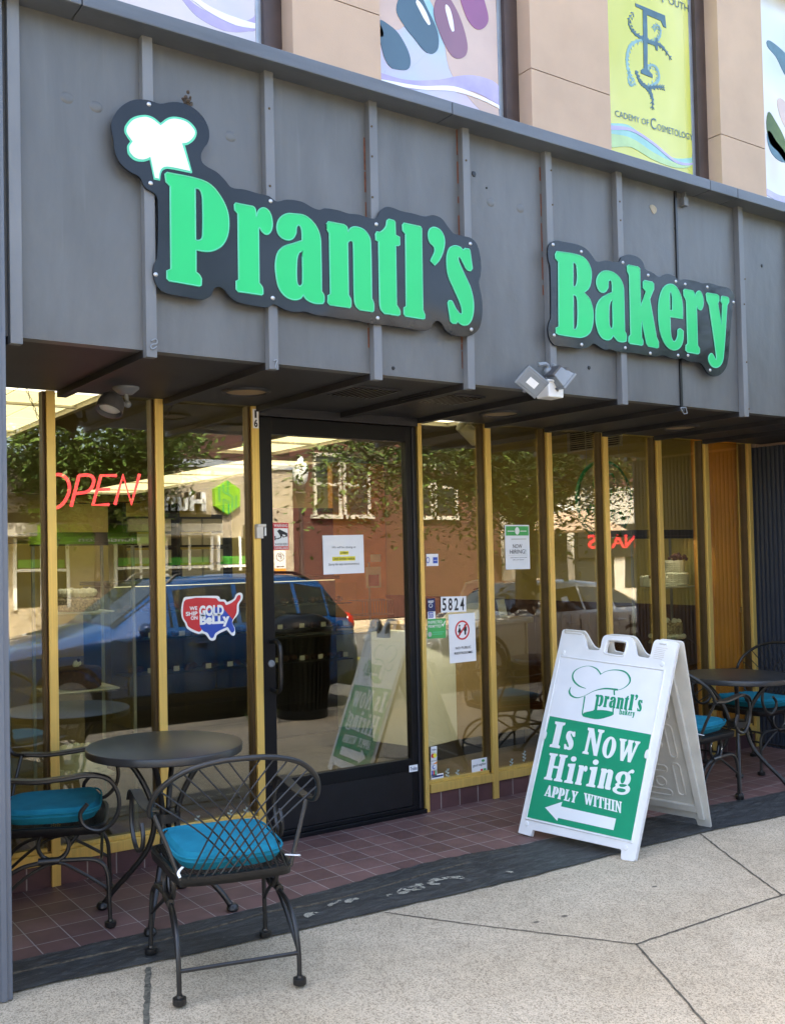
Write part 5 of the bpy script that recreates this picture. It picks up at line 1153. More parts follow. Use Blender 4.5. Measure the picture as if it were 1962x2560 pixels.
def cake(label, x, y, z, r, h, mat, trims=True, name='cake'):
    t = thing(name, label, 'cake', (x, y, z)); mb = MB()
    n = 40; prof = [(0, h), (r*.6, h+.004), (r*.93, h*.98), (r, h*.9), (r*1.01, h*.5), (r, .01), (r*.9, 0)]
    mb.lathe(prof[::-1], n, (x, y, z)); o = mb.build('cake_body', mat, t, True)
    return t
t = cake('dark brown chocolate cake with a white cream top on a cabinet shelf', -.33, .45, .915, .125, .115, 'choc')
mb = MB()
for i in range(9): mb.ball((-.33+random.uniform(-.02, .02), .45+random.uniform(-.02, .02), 1.035+random.uniform(0, .02)), .014, 8)
mb.build('cream_dollop', 'icing', t, True); mb = MB(); mb.ball((-.33, .44, 1.068), .010, 8); mb.build('cherry', 'flower', t, True)
bx('cake_board', 'paper', (-.52, .34, .905), (-.13, .60, .912), t)
def frill(t, x, y, z, r, n, s, mat='icing'):
    mb = MB()
    for i in range(n): a = 2*math.pi*i/n; mb.ball((x+r*math.cos(a), y+r*math.sin(a), z), s*random.uniform(.85, 1.15), 8)
    mb.build('piped_border', mat, t, True)
t = cake('white coconut covered cake low in the left cabinet', -.33, .45, .455, .125, .125, 'icing'); frill(t, -.33, .45, .47, .132, 26, .02); frill(t, -.33, .45, .575, .095, 18, .022); bx('cake_board', 'paper', (-.49, .33, .441), (-.17, .60, .452), t)
t = cake('sprinkle covered cake with cream top on the upper shelf of the left cabinet', -.33, .45, 1.34, .125, .07, 'sprinkle'); frill(t, -.33, .45, 1.44, .09, 16, .025); bx('cake_board', 'paper', (-.5, .33, 1.331), (-.16, .60, 1.338), t)
CX1, CX2, CX3 = at(1684, 1430, 'y', .52).x, at(1627, 1430, 'y', .52).x, at(1667, 1580, 'y', .52).x
t = cake('white two tier cake topped with dark sugar flowers', CX1, .52, 1.315, .115, .11, 'icing')
mb = MB()
for i in range(6):
    z = 1.33+i*.016; mb.tube([(CX1+.117*math.cos(a), .52+.117*math.sin(a), z) for a in [2*math.pi*j/28 for j in range(28)]], .006, 6, True)
for i in range(5):
    z = 1.44+i*.017; mb.tube([(CX1+.083*math.cos(a), .52+.083*math.sin(a), z) for a in [2*math.pi*j/28 for j in range(28)]], .006, 6, True)
mb.lathe([(.082, 1.425), (.082, 1.52), (.075, 1.526), (0, 1.527)], 28, (CX1, .52, 0)); mb.build('upper_tier', 'icing', t, True)
mb = MB()
for i in range(26): mb.ball(((CX1+.02)+random.gauss(0, .035), .49+random.gauss(0, .03), 1.545+random.uniform(-.01, .035)), random.uniform(.010, .02), 7)
mb.build('sugar_flowers', 'flower', t, True); bx('cake_board', 'white_metal', (CX1-.14, .39, 1.302), (CX1+.14, .65, 1.312), t)
t = cake('small white cake with dark sugar flower, left of the two tier cake', CX2, .52, 1.312, .09, .09, 'icing')
mb = MB()
for i in range(22): mb.ball((CX2+random.gauss(0, .03), .47+random.gauss(0, .02), 1.41+random.uniform(-.02, .06)), random.uniform(.010, .02), 7)
mb.build('sugar_flowers', 'flower', t, True)
t = cake('nut coated cake with white piped edges on the lower right shelf', CX3, .52, .885, .125, .13, 'nut'); frill(t, CX3, .52, .895, .13, 24, .02); frill(t, CX3, .52, 1.018, .10, 10, .022)
# service counter with the till
p1, p2, p3 = [Vector((q.x, q.y, 0)) for q in (at(1058, 1872, 'z', .13), at(1144, 1850, 'z', .13), at(1326, 1822, 'z', .13))]
t = thing('service_counter', 'white and tan service counter behind the windows right of the door', 'counter', (3.4, 1.8, 0))
def slabv(nm, mat, a, b_, z0, z1, th, parent, out=0):
    d = (b_-a).normalized(); n = Vector((-d.y, d.x, 0)); mb = MB(); a = a-n*out; b_ = b_-n*out
    mb.hexa([a+Vector((0, 0, z0)), b_+Vector((0, 0, z0)), b_+n*th+Vector((0, 0, z0)), a+n*th+Vector((0, 0, z0)), a+Vector((0, 0, z1)), b_+Vector((0, 0, z1)), b_+n*th+Vector((0, 0, z1)), a+n*th+Vector((0, 0, z1))]); return mb.build(nm, mat, parent, bevel=.004)
zt = on(1200, 1550, p2, Vector((0, 1, 0))).z
slabv('plinth', 'case_dark', p1, p3, .0, .125, .4, t, -.06); slabv('white_end', 'white_metal', p1, p2-(p2-p1).normalized()*.002, .13, zt-.05, .5, t); slabv('tan_front', 'tan_board', p2, p3, .13, zt-.05, .5, t); slabv('counter_top', 'tan_board', p1, p3+(p3-p1).normalized()*.03, zt-.048, zt, .58, t, .04)
c = on(1210, 1500, p2, Vector((0, 1, 0))); q = Vector((c.x, c.y+.12, zt))
t = thing('till_screen', 'white touch screen till tilted back on the service counter', 'till', q)
Mx = Matrix.Translation(q+Vector((0, 0, .22))) @ Matrix.Rotation(R(18), 4, 'Z') @ Matrix.Rotation(R(32), 4, 'X') @ Matrix.Rotation(R(-8), 4, 'Y')
mb = MB(); mb.box((-.20, -.012, -.13), (.20, .012, .13), Mx); mb.build('monitor', 'pale_grey', t, bevel=.006)
mb = MB(); mb.box((-.06, -.018, .02), (.08, -.013, .03), Mx); mb.box((-.06, -.018, .045), (.08, -.013, .055), Mx); mb.box((-.15, -.016, -.04), (-.13, -.012, -.02), Mx); mb.build('vent_slot', 'ink', t)
mb = MB(); mb.hexa([q+Vector(v) for v in ((-.16, -.05, 0), (.20, -.05, 0), (.20, .24, 0), (-.16, .24, 0), (-.05, .02, .13), (.08, .02, .13), (.08, .16, .13), (-.05, .16, .13))]); mb.build('stand', 'white_metal', t, bevel=.006)
q2 = q+Vector((.33, .0, 0)); t = thing('printed_card', 'small white printed card propped on the service counter', 'card', q2)
mb = MB(); mb.hexa([q2+Vector(v) for v in ((-.045, 0, 0), (.045, 0, 0), (.045, .004, 0), (-.045, .004, 0), (-.055, .03, .15), (.035, .03, .15), (.035, .034, .15), (-.055, .034, .15))]); mb.build('card', 'paper', t)
mb = MB()
for i in range(6): mb.box(q2+Vector((-.038, .0005+.0055*(i+1)-.004, .02+i*.02)), q2+Vector((.028-.01*(i % 3), .003+.0055*(i+1), .025+i*.02)))
mb.build('print_line', 'win_alu', t)
# grey cupboard, display case, shelving and rack seen through the door and windows
g1, g2 = at(842, 1822, 'z', 0), at(930, 1828, 'z', 0); zz = on(880, 1585, (g1+g2)/2, Vector((-.4, .9, 0)).normalized()).z
t = thing('cupboard', 'grey panelled cupboard seen through the door glass', 'cupboard', g1)
slabv('carcass', 'pale_grey', g1, g2, .02, zz, .5, t); slabv('door_panel', 'pale_grey', g1+(g2-g1)*.08, g1+(g2-g1)*.48, .10, zz-.22, .01, t, .008); slabv('door_panel', 'pale_grey', g1+(g2-g1)*.54, g1+(g2-g1)*.94, .10, zz-.22, .01, t, .008); slabv('worktop', 'tan_board', g1-(g2-g1)*.15, g2+(g2-g1)*.05, zz, zz+.04, .55, t, .03)
t = thing('pastry_case', 'long dark pastry case with price tags behind the left windows', 'pastry case', (1.9, 2.7, 0))
bx('carcass', 'case_dark', (.75, 2.75, 0), (2.95, 3.4, 1.40), t, .006); bx('light_strip', 'panel_light', (.78, 2.72, 1.398), (2.92, 2.735, 1.402), t); bx('top', 'case_dark', (.73, 2.70, 1.41), (2.97, 3.42, 1.44), t, .004); bx('front_glass', 'clear', (.76, 2.40, .35), (2.94, 2.405, 1.38), t)
for z in (.70, .98, 1.2): bx('tray', 'case_dark', (.78, 2.45, z-.01), (2.92, 2.74, z), t)
for z in (.72, 1.0):
    for i in range(9):
        x = .95+i*.23+random.uniform(-.03, .03); bx('price_tag', 'paper', (x, 2.43, z), (x+.05, 2.432, z+.04), t)
for z in (.70, .98, 1.2):
    mb = MB()
    for i in range(22): mb.ball((.86+i*.095, 2.6+random.uniform(-.06, .06), z+.03), .042, 8, (1, 1, .7))
    mb.build('pastries', 'choc', t, True)
t = thing('wall_shelves', 'black shelving stacked with white cake boxes at the back of the shop', 'shelving', (2.6, 5.4, 0))
for z in (1.0, 1.42, 1.78, 2.1): bx('shelf', 'case_dark', (1.9, 5.3, z-.02), (3.2, 5.7, z), t)
for x in (1.9, 2.54, 3.2): bx('upright', 'case_dark', (x-.02, 5.28, 0), (x+.02, 5.72, 2.25), t)
n_ = 0
for z in (1.0, 1.42, 1.78):
    for x in (1.95, 2.22, 2.6, 2.87):
        for k in range(2):
            h = .13+.02*(k % 2); zz_ = z+k*.16
            mb = MB(); mb.box((x, 5.32, zz_), (x+.25, 5.62, zz_+h)); o = mb.build('cake_box', 'paper', None, bevel=.003)
            col_, row_ = ['leftmost', 'second', 'third', 'rightmost'][[1.95, 2.22, 2.6, 2.87].index(x)], {1.0: 'lowest', 1.42: 'middle', 1.78: 'upper'}[z]
            tag(o, f'white folded cake box, {["under", "upper"][k]} one of the {col_} stack on the {row_} black shelf', 'box', 'white cake boxes on the shelves')
q = at(925, 1545, 'y', 3.6); t = thing('candle_rack', 'chrome wire rack of pink candle packs before the dark red wall', 'rack', (q.x, 3.6, .9))
mb = MB(); mb.tube([(q.x, 3.6, .0), (q.x, 3.6, 1.55)], .012, 8); mb.build('pole', 'chrome', t, True)
mb = MB(); mb.box((q.x-.10, 3.5, 1.28), (q.x+.08, 3.52, 1.50)); mb.build('candle_pack', 'sign_white', t); mb = MB(); mb.box((q.x-.08, 3.495, 1.30), (q.x+.05, 3.5, 1.42)); mb.build('candle_pack', 'nail_plum', t)
mb = MB()
for i in range(12): mb.tube([(q.x-.2+i*.035, 3.45, 1.0), (q.x-.2+i*.035, 3.45, 1.15)], .004, 5)
for z in (1.0, 1.15): mb.tube([(q.x-.2, 3.45, z), (q.x+.2, 3.45, z), (q.x+.2, 3.7, z), (q.x-.2, 3.7, z)], .005, 5, True)
mb.build('wire_basket', 'chrome', t); bx('header_card', 'paper', (q.x-.03, 3.52, 1.55), (q.x+.10, 3.53, 1.63), t)
# round sign hung inside the right windows, its lettering seen from behind
p = at(1512, 1250, 'y', .75); t = thing('round_sign', 'round off-white hanging sign with green rim, its lettering seen reversed, inside the right windows', 'hanging sign', p)
fnb = lambda u, v, w: Vector((p.x-u, p.y-w, p.z+v))
mb = MB(); mb.prism([circ(0, 0, .33, .33, 40)], fnb, -.02, 0); mb.build('disc', 'stone', t); mb = MB(); mb.prism([circ(0, 0, .335, .335, 40), circ(0, 0, .315, .315, 40)], fnb, -.022, .004); mb.build('rim', 'poster_green', t)
mb = MB(); gword(mb, "prantl's", lambda u, v, w: fnb(u, v, w), Vector((-.25, -.17)), Vector((1, 0)), Vector((0, 1)), .50, .13, .001, .004, .07); mb.build('lettering', 'poster_green', t)
mb = MB()
for l, ws in (([(-.13, .12), (-.09, .22), (0, .17), (.09, .22), (.14, .13), (.10, .07)], (.01, .02, .012, .02, .02, .008)), ([(-.08, .10), (-.07, 0), (-.065, -.03)], (.014, .014, .014)), ([(.08, .08), (.075, 0), (.07, -.03)], (.014, .014, .014))): mb.prism([ribbon(l, ws)], fnb, .001, .004)
mb.build('hat_mark', 'poster_green', t); mb = MB()
for s_ in (-.2, .2): mb.tube([p+Vector((s_, .01, .27)), Vector((p.x+s_, p.y+.01, ZI+.03))], .002, 5)
mb.build('wire', 'win_alu', t)
# track spot on the ceiling
p = at(1172, 1080, 'y', .5); t = thing('track_spot', 'white cylinder spot light on the shop ceiling right of the door', 'spot lamp', p)
mb = MB(); Mx = Matrix.Translation(p) @ Matrix.Rotation(R(125), 4, 'Y'); mb.lathe([(.03, -.09), (.05, -.085), (.055, .09), (.045, .09), (.04, .02), (0, .02)], 20, M4=Mx); mb.build('lamp_body', 'white_metal', t, True); mb = MB(); mb.tube([p, Vector((p.x, p.y, ZI+.03))], .012, 8); mb.build('stem', 'white_metal', t)
ld = bpy.data.lights.new('counter_fill', 'SPOT'); lo = bpy.data.objects.new('counter_fill', ld); COL.objects.link(lo); ld.energy = 34; ld.spot_size = R(64); ld.spot_blend = .6; ld.shadow_soft_size = .05; ld.color = (1, .98, .95)  # fill light added to brighten the white counter end
lo.location = p+Vector((-.06, .0, -.12)); lo.rotation_euler = (Vector((.05, -.62, 1.8))).to_track_quat('Z', 'Y').to_euler()
# artificial flower and cable by the far window
p = at(1709, 1707, 'y', .16); t = thing('flower', 'yellow sunflower head just inside the window behind the sandwich board', 'flower', p)
mb = MB()
for i in range(12):
    a = 2*math.pi*i/12; mb.prism([[(.02*math.cos(a-.25), .02*math.sin(a-.25)), (.065*math.cos(a), .065*math.sin(a)), (.02*math.cos(a+.25), .02*math.sin(a+.25))]], lambda u, v, w: p+Vector((u, -w, v)), 0, .003)
mb.build('petals', 'yellow', t); mb = MB(); mb.ball(p, .022, 10, (1, .5, 1)); mb.build('centre', 'choc', t, True); mb = MB(); mb.tube([p+Vector((0, .005, 0)), p+Vector((.01, .01, -.4)), Vector((p.x, p.y+.01, 0))], .004, 6); mb.build('stem', 'leaf', t)
mb = MB(); mb.tube(spl([at(1782, 1840, 'y', .12), at(1758, 1815, 'y', .12), at(1760, 1780, 'y', .12), at(1775, 1760, 'y', .12)], 5), .004, 6); tag(mb.build('cable', 'red'), 'red cable looping up behind the far window pane', 'cable')

# ================================================================ across the pavement: what the windows mirror
def loft_car(name, label, paint, st, x0, y0, z0, L, wid, wheels, r, glassr, rails=False, flip=1):
    """st: stations (x, belt z, top z, half width); side window runs over the station range glassr."""
    t = thing(name, label, 'car', (x0+L/2, y0, z0)); rows = []
    for (x, zb_, zt_, w) in st:
        low = .24 if .1 < x < L-.1 else .34
        cab = zt_-zb_ > .2; re = .74 if cab else .80
        half = [(0, low-.02), (.80*w, low-.02), (.97*w, low+.10), (w, (low+zb_)/2), (.985*w, zb_-.06), (.95*w, zb_), (re*w, zt_-.05 if cab else zt_-.02), (re*w*.86, zt_), (0, zt_+.02)]
        rows.append([(x, y, z) for y, z in half]+[(x, -y, z) for y, z in half[-2:0:-1]])
    n = len(rows[0]); tr = lambda p: Vector((x0+p[0], y0+p[1], z0+p[2]))
    body, gl = MB(), MB(); body.add([tr(p) for r_ in rows for p in r_], []); side = {5, n-6}; tops = {6, 7, 8, n-7, n-8, n-9}
    fs = []
    for i in range(len(rows)-1):
        for j in range(n): fs.append((i*n+j, i*n+(j+1) % n, (i+1)*n+(j+1) % n, (i+1)*n+j))
    fs += [tuple(range(n))[::-1], tuple((len(rows)-1)*n+j for j in range(n))]
    body.f = fs; body.mi = [0]*len(fs); bo = body.build('body', paint, t, True)
    def quad(i, j, k0, k1, sx0, sx1):        # a glass pane just outside body face (i, j)
        a, b_, c_, d_ = [Vector(v) for v in (rows[i][j], rows[i][(j+1) % n], rows[i+1][(j+1) % n], rows[i+1][j])]
        P = lambda u, v: (a*(1-u)+d_*u)*(1-v)+(b_*(1-u)+c_*u)*v
        q = [P(sx0, k0), P(sx1, k0), P(sx1, k1), P(sx0, k1)]; nn = (q[1]-q[0]).cross(q[3]-q[0]).normalized(); ctr = sum(q, Vector())/4
        if nn.dot(ctr-Vector((ctr.x, 0, .8))) < 0: nn = -nn
        mb = MB(); mb.hexa([tr(v-nn*.002) for v in q]+[tr(v+nn*.006) for v in q]); return mb
    for i in range(*glassr):
        for j in side:
            k0, k1 = (.08, .90) if j == 5 else (.10, .92)
            quad(i, j, k0, k1, .04, .96).build('window', 'car_glass', t)
    for i in (glassr[0]-1, glassr[1]-1):
        for j in (6, 7, n-8, n-7):
            quad(glassr[0], j, 0.02, .98, .03, .97).build('windscreen', 'car_glass', t) if i == glassr[0]-1 else quad(glassr[1]-1, j, .02, .98, .05, .95).build('rear_window', 'car_glass', t)
    for wx in wheels:
        for s_ in (1, -1):
            yb_ = s_*(wid-.01); Mx = Matrix.Translation((x0+wx, y0+yb_, z0+r)) @ Matrix.Rotation(R(90)*-s_, 4, 'X')
            mb = MB(); mb.lathe([(r*1.16, -.12), (r*1.16, .004), (r*1.02, .006), (r*1.02, -.12)], 30, M4=Mx); mb.build('wheel_arch', 'black_paint', t, True)
            mb = MB(); mb.lathe([(r*.6, -.17), (r*.97, -.16), (r, -.12), (r, -.04), (r*.96, .0), (r*.66, .004), (r*.62, -.02)], 30, M4=Mx); wh = mb.build('wheel', 'rubber', t, True)
            mb = MB(); mb.lathe([(0, .0), (r*.15, .002), (r*.16, -.03), (r*.60, -.05), (r*.60, -.01), (r*.66, .002)], 30, M4=Mx)
            for k in range(5):
                a = 2*math.pi*k/5; mb.hexa([Mx @ Vector((u*math.cos(a)-v*math.sin(a), u*math.sin(a)+v*math.cos(a), w_)) for w_ in (-.03, .0) for u, v in ((r*.1, -.05), (r*.62, -.03), (r*.62, .03), (r*.1, .05))])
            mb.build('rim', 'alloy', wh, True)
    for s_ in (1, -1):
        w = st[1][3]; mb = MB(); mb.ball(tr((.10, s_*w*.80, st[1][1]-.06)), .16, 14, (.9, .8, .5)); mb.build('headlight', 'head_lamp', t, True)
        mb = MB(); mb.ball(tr((L-.10, s_*st[-2][3]*.86, st[-2][1]-.06)), .15, 14, (.6, .7, .9)); mb.build('tail_light', 'tail_lamp', t, True)
        k = glassr[0]; mb = MB(); mb.ball(tr((st[k][0]+.25, s_*(wid+.10), st[k][1]+.07)), .10, 12, (.8, 1, .7)); mb.tube([tr((st[k][0]+.28, s_*wid*.9, st[k][1]+.02)), tr((st[k][0]+.26, s_*(wid+.07), st[k][1]+.05))], .02, 6); mb.build('mirror', paint, t, True)
        for hx_ in (.50, .72): mb = MB(); mb.tube([tr((L*hx_, s_*(wid+.005), st[k][1]-.10)), tr((L*hx_+.16, s_*(wid+.005), st[k][1]-.10))], .012, 6); mb.build('door_handle', paint, t, True)
        mb = MB(); mb.box(tr((wheels[0]+r*1.2, s_*(wid-.03), .22)), tr((wheels[1]-r*1.2, s_*(wid+.012), .36))); mb.build('sill', 'black_paint', t, bevel=.01)
        for fx in (.33, .56, .78):
            mb = MB(); mb.box(tr((L*fx, s_*(wid-.02), .38)), tr((L*fx+.006, s_*(wid+.003), st[k][1]-.05))); mb.build('door_gap', 'ink', t)
        if rails: mb = MB(); mb.tube(spl([tr((1.95, s_*wid*.66, st[4][2]-.03)), tr((2.1, s_*wid*.66, st[4][2]+.07)), tr((3.5, s_*wid*.66, st[4][2]+.06)), tr((3.75, s_*wid*.66, st[4][2]-.04))], 4), .018, 8); mb.build('roof_rail', 'black_paint', t, True)
    mb = MB(); mb.box(tr((-.01, -.5, .42)), tr((.06, .5, .60))); mb.build('grille', 'black_paint', t, bevel=.02)
    mb = MB(); mb.box(tr((-.03, -.72, .22)), tr((.10, .72, .40))); mb.box(tr((L-.10, -.72, .24)), tr((L+.03, .72, .44))); mb.build('bumper', 'black_paint', t, bevel=.03)
    return t
suv = [(0, .62, .70, .66), (.13, .78, .85, .80), (.85, .90, .97, .86), (1.30, .97, 1.05, .87), (1.95, 1.0, 1.50, .87), (2.70, 1.01, 1.56, .87), (3.45, 1.03, 1.54, .87), (3.85, 1.04, 1.47, .86), (4.16, 1.02, 1.08, .83), (4.25, .76, .84, .78)]
loft_car('parked_suv', 'blue sport utility car with roof rails parked at the kerb, mirrored in the left windows', 'car_blue', suv, .20, -5.25, -.12, 4.25, .87, (.80, 3.42), .34, (3, 8), True)
sed = [(0, .55, .60, .62), (.15, .68, .74, .78), (1.0, .82, .88, .84), (1.45, .88, .95, .85), (2.1, .90, 1.30, .85), (2.7, .91, 1.35, .85), (3.3, .93, 1.30, .85), (3.95, .95, 1.02, .84), (4.45, .90, .96, .80), (4.55, .66, .74, .74)]
loft_car('parked_sedan', 'pearl silver sedan parked at the kerb, mirrored in the right windows', 'car_silver', sed, 5.6, -5.25, -.12, 4.55, .85, (.85, 3.6), .33, (3, 7))
# litter bin, weeds, lamp post, parking sign
bc = Vector((3.15, -3.62, 0)); t = thing('litter_bin', 'black slatted litter bin with a domed lid on the kerb, mirrored in the door', 'litter bin', bc)
mb = MB()
for i in range(34):
    a = 2*math.pi*i/34; c_, s_ = math.cos(a), math.sin(a); mb.tube([bc+Vector((.24*c_, .24*s_, .06)), bc+Vector((.30*c_, .30*s_, .86))], .018, 4)
mb.build('slat', 'black_metal', t); mb = MB(); mb.lathe([(.225, .02), (.225, .06), (.28, .86), (0, .86)], 30, bc); mb.build('liner', 'case_dark', t, True)
mb = MB(); mb.lathe([(.33, .86), (.335, .90), (.30, .97), (.20, 1.03), (.12, 1.04), (.11, .98), (0, .98)], 30, bc); mb.build('lid', 'black_metal', t, True); mb = MB(); mb.lathe([(.26, 0), (.26, .08), (.24, .09)], 30, bc); mb.build('base_ring', 'black_metal', t, True)
mb = MB()
for i in range(160):
    a = random.uniform(0, 6.28); r_ = random.uniform(.0, .12); b0 = Vector((2.62+r_*math.cos(a), -3.52+r_*math.sin(a)*.6, -.01)); d = Vector((math.cos(a)*random.uniform(.02, .14), math.sin(a)*random.uniform(.02, .1), random.uniform(.06, .2))); n = Vector((-d.y, d.x, 0)).normalized()*.006
    mb.add([b0-n, b0+n, b0+d*.6+n, b0+d*1+Vector((0, 0, -.02)), b0+d*.6-n], [(0, 1, 2, 3, 4)])
tag(mb.build('weed', 'leaf'), 'green weed tuft growing in the kerb joint beside the litter bin', 'weed')
lc = Vector((9.5, -13.7, 0)); t = thing('street_lamp', 'brown street lamp with a white acorn globe across the road', 'street lamp', lc)
mb = MB(); mb.lathe([(.16, 0), (.16, .2), (.10, .5), (.065, .7), (.05, 2.6), (.06, 2.7), (.10, 2.95), (.14, 3.05), (.10, 3.1), (.13, 3.2), (.12, 3.24), (0, 3.24)], 18, lc); mb.build('post', 'win_brown', t, True); mb = MB(); mb.lathe([(.10, 3.24), (.15, 3.3), (.19, 3.5), (.17, 3.68), (.10, 3.74), (.05, 3.86), (0, 3.9)], 18, lc); mb.build('globe', 'lamp_glass', t, True)
pc = Vector((8.95, -13.75, 0)); t = thing('parking_sign', 'small white parking sign with a ringed P and a yellow lower plate across the road', 'sign', pc)
fnk = lambda u, v, w: Vector((pc.x-u, pc.y+w, v))
mb = MB(); mb.tube([pc, pc+Vector((0, 0, 1.75))], .025, 8); mb.build('pole', 'white_metal', t); mb = MB(); mb.prism([rrect(-.14, .14, 1.32, 1.78, .02)], fnk, .03, .036); mb.build('plate', 'sign_white', t); mb = MB(); mb.prism([rect(-.14, .14, 1.24, 1.38)], fnk, .03, .038); mb.build('yellow_plate', 'orange_print', t)
mb = MB(); mb.prism([circ(0, 1.63, .10, .10, 24), circ(0, 1.63, .085, .085, 24)], fnk, .036, .039); text(mb, 'P', fnk, -.035, .045, 1.575, 1.69, .039); mb.prism([[(-.1, 1.42), (-.06, 1.45), (-.06, 1.43), (.06, 1.43), (.06, 1.45), (.1, 1.42), (.06, 1.39), (.06, 1.41), (-.06, 1.41), (-.06, 1.39)]], fnk, .036, .039); mb.build('sign_marks', 'ink', t)
# bank
YB = -15.5
t = thing('bank_building', 'low cream brick bank with lime green hexagon and Huntington lettering across the road', 'building', (6, YB, 0))
bx('wall', 'cream_brick', (-9, YB-8, 0), (10.4, YB, 3.75), t); bx('parapet', 'win_alu', (-9.05, YB-8.05, 3.75), (10.45, YB+.06, 3.92), t)
bx('canopy', 'case_dark', (1.5, YB, 2.42), (8.1, YB+.7, 2.62), t); bx('canopy', 'stone', (1.5, YB, 2.16), (8.1, YB+.72, 2.418), t)
fnw = lambda u, v, w: Vector((-u, YB+w, v))
hx0, hz0 = -8.55, 3.05; hexa_ = [(hx0+.38*math.sin(2*math.pi*i/6), hz0+.40*math.cos(2*math.pi*i/6)) for i in range(6)]
mb = MB(); mb.prism([hexa_], fnw, .0, .12); ho = mb.build('hexagon_logo', 'bank_green', t)
mb = MB()
for u0, v0, u1, v1 in ((-.22, -.26, -.22, .06), (-.12, -.32, -.12, .02), (-.12, .02, .12, .14), (.12, .14, .12, .32), (.0, .10, .0, .38), (.22, -.10, .22, .25), (-.02, -.38, -.02, -.10), (-.02, -.10, .12, -.03), (.12, -.34, .12, -.03)): mb.prism([ribbon([(hx0+u0, hz0+v0), (hx0+(u0+u1)/2, hz0+(v0+v1)/2), (hx0+u1, hz0+v1)], .03)], fnw, .12, .125)
mb.build('logo_line', 'poster_green', ho)
for bo_, w_, mt in ((.075, .02, 'case_dark'), (.075, .10, 'case_dark'), (.03, .16, 'sign_white')):
    mb = MB(); vs_, fs_ = text_tris('Huntington', 0, bo_); mb.add([fnw(-7.95+2.75*x, 2.70+.58*y-.12, w_) for x, y in vs_], fs_); o = mb.build('sign_letters', mt, t); sm = o.modifiers.new('solid', 'SOLIDIFY'); sm.thickness = .06
for k, x in enumerate((8.9, 7.6, 6.4, 4.2, 2.6)):
    bx('window', 'car_glass', (x-.55, YB+.001, .7), (x+.55, YB+.02, 2.1), t); f_ = None
    for a, b_ in (((x-.6, YB, .65), (x-.53, YB+.06, 2.14)), ((x+.53, YB, .65), (x+.6, YB+.06, 2.14)), ((x-.03, YB, .65), (x+.03, YB+.05, 2.14)), ((x-.6, YB, 1.42), (x+.6, YB+.055, 1.48))): bx('window_bar', 'white_metal', a, b_, t)
    bx('green_band', 'awning', (x-.5, YB+.02, 1.5), (x+.5, YB+.025, 1.68), t)
t2_ = thing('green_canopy', 'bright green sloping canopy with white lettering over the bank machines', 'canopy', (5, YB+.4, 0))
mb = MB(); mb.hexa([Vector(v) for v in ((3.9, YB+.05, 2.0), (6.5, YB+.05, 2.0), (6.5, YB+1.2, 1.98), (3.9, YB+1.2, 1.98), (3.9, YB+.05, 2.75), (6.5, YB+.05, 2.75), (6.5, YB+1.2, 2.12), (3.9, YB+1.2, 2.12))]); mb.build('cover', 'bank_green', t2_)
mb = MB(); text(mb, 'Huntington', lambda u, v, w: Vector((-u, YB+1.2+w, v)), -5.9, -4.6, 2.0, 2.1, .004, 0, .02); mb.build('lettering', 'sign_white', t2_); bx('post', 'win_alu', (3.95, YB+1.05, 0), (4.03, YB+1.13, 2.0), t2_); bx('post', 'win_alu', (6.35, YB+1.05, 0), (6.43, YB+1.13, 2.0), t2_)
# red brick block and the shops further right
t = thing('brick_building', 'red brick building with white sash windows to the right of the bank', 'building', (14, YB, 0))
bx('wall', 'red_brick', (10.5, YB-9, 0), (17.5, YB-.3, 7), t); bx('cornice', 'stone', (10.45, YB-9, 6.95), (17.55, YB-.1, 7.3), t)
for zc_ in (3.4, 5.9):
    for x in (11.6, 12.5, 14.6, 15.5):
        w_ = bx('window', 'car_glass', (x-.36, YB-.30, zc_-.65), (x+.36, YB-.28, zc_+.75), t)
        for a, b_ in (((x-.42, YB-.3, zc_-.72), (x-.34, YB-.24, zc_+.82)), ((x+.34, YB-.3, zc_-.72), (x+.42, YB-.24, zc_+.82)), ((x-.42, YB-.3, zc_+.02), (x+.42, YB-.25, zc_+.09)), ((x-.5, YB-.3, zc_-.82), (x+.5, YB-.18, zc_-.72)), ((x-.42, YB-.3, zc_+.75), (x+.42, YB-.24, zc_+.84))): bx('frame', 'stone', a, b_, w_)
t = thing('shop_row', 'row of shops with brick upper floor and a red Nails sign across the road', 'building', (24, YB, 0))
bx('wall', 'red_brick', (17.6, YB-9, 3.6), (40, YB-.3, 6.6), t); bx('shop_front', 'stone', (17.6, YB-9, 0), (40, YB, 3.6), t)
for x in (18.2, 20.2, 22.4, 24.6, 27.0, 29.5): bx('shop_window', 'car_glass', (x, YB, .5), (x+1.7, YB+.02, 2.45), t)
bx('white_sign', 'sign_white', (17.8, YB, 2.5), (20.2, YB+.08, 3.0), t); bx('black_sign', 'case_dark', (20.3, YB, 1.45), (25.5, YB+.08, 2.45), t)
mb = MB(); text(mb, 'NAILS', lambda u, v, w: Vector((-u, YB+.08+w, v)), -22.9, -20.7, 1.72, 2.14, .01, 0, .03); mb.build('sign_letters', 'red', t)
mb = MB(); mb.prism([[(16.9, 2.2), (18.4, 2.75), (19.9, 2.2)]], lambda u, v, w: Vector((u, YB+1.2+w, v)), -1, 1); tag(mb.build('parasol_canopy', 'peach' if False else 'tan_wall'), 'peach canvas market canopy before the shop row across the road', 'canopy')
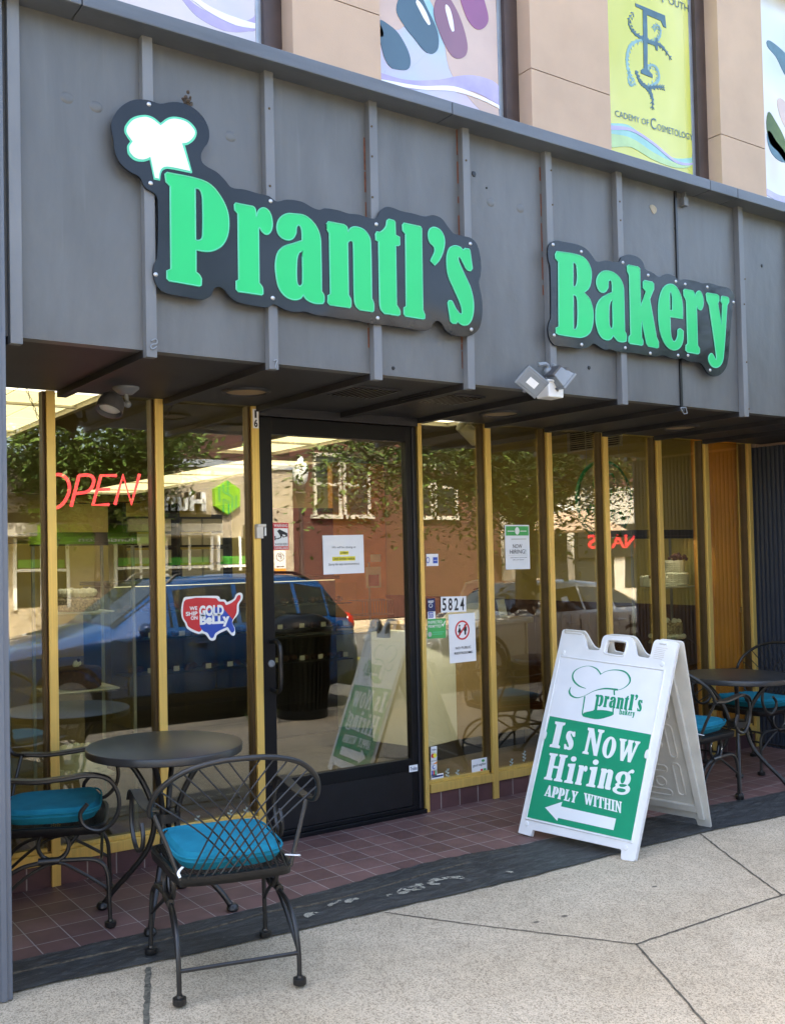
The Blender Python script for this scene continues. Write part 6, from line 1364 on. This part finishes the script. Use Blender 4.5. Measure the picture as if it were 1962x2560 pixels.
# trees
def tree(label, x, y, h, fork, rad, zc_, n, seed, squash=.75, limbs=7, ls=1):
    rnd = random.Random(seed); t = thing('street_tree', label, 'tree', (x, y, 0)); mb = MB(); tips = []
    mb.tube(spl([(x, y, -.02), (x+.03, y, fork*.5), (x, y+.03, fork)], 4), [.17*(1-.25*i/8) for i in range(9)], 10)
    for k in range(limbs):
        a = 2*math.pi*k/limbs+rnd.uniform(-.3, .3); rr_ = rad*rnd.uniform(.45, .9); zt_ = zc_+rnd.uniform(-.1, .55)*rad*squash
        e = Vector((x+rr_*math.cos(a), y+rr_*math.sin(a), zt_)); P = spl([(x, y, fork-.1), (x+rr_*.25*math.cos(a), y+rr_*.25*math.sin(a), fork+(zt_-fork)*.45), e], 5); mb.tube(P, [.085*(1-.85*i/(len(P)-1)) for i in range(len(P))], 7); tips += P[4:]
        for q_ in range(4):
            s_ = P[rnd.randint(4, len(P)-2)]; e2 = s_+Vector((rnd.uniform(-1, 1), rnd.uniform(-1, 1), rnd.uniform(-.35, .7)))*rad*.42; P2 = spl([s_, (s_+e2)/2+Vector((0, 0, .12)), e2], 3); mb.tube(P2, [.03*(1-.8*i/(len(P2)-1)) for i in range(len(P2))], 5); tips += P2[2:]
    mb.build('trunk', 'bark', t, True); mb = MB(); cl = [rnd.choice(tips)+Vector((rnd.gauss(0, .3), rnd.gauss(0, .3), rnd.gauss(0, .22)))*rad*.3 for _ in range(int(n/26))]
    for c_ in cl:
        for _ in range(26):
            p = c_+Vector((rnd.gauss(0, .16), rnd.gauss(0, .16), rnd.gauss(-.03, .11)))*rad*.5; s_ = rnd.uniform(.05, .10)*ls
            u = Vector((rnd.uniform(-1, 1), rnd.uniform(-1, 1), rnd.uniform(-.6, .4))).normalized(); v = u.cross(Vector((rnd.uniform(-.5, .5), rnd.uniform(-.5, .5), 1))).normalized()
            mb.add([p, p+u*s_*.5+v*s_*.3, p+u*s_*1.2, p+u*s_*.5-v*s_*.3], [(0, 1, 2, 3)])
    mb.build('crown', 'leaf', t)
tree('many limbed street tree across the road before the bank, mirrored in the left windows', 4.9, -13.9, 6, 2.2, 3.4, 4.1, 20000, 3, .7, 10, 1.7)
tree('broad street tree at the near kerb whose branches mirror in the door and right windows', 7.3, -4.6, 6, 2.1, 3.9, 3.0, 30000, 5, .42, 11)
tree('tall dense tree rising behind the bank roof', 1.0, -26, 9, 3.0, 4.5, 7.0, 7000, 8, .9, 8, 2)
tree('tall dark tree standing behind the red brick building', 11.5, -27, 12, 4, 5.2, 9.5, 7000, 12, .9, 8, 2.4)
tree('tall spreading tree standing behind the shop row', 24, -27, 12, 4, 6.0, 9.0, 7000, 14, .8, 8, 2.4)
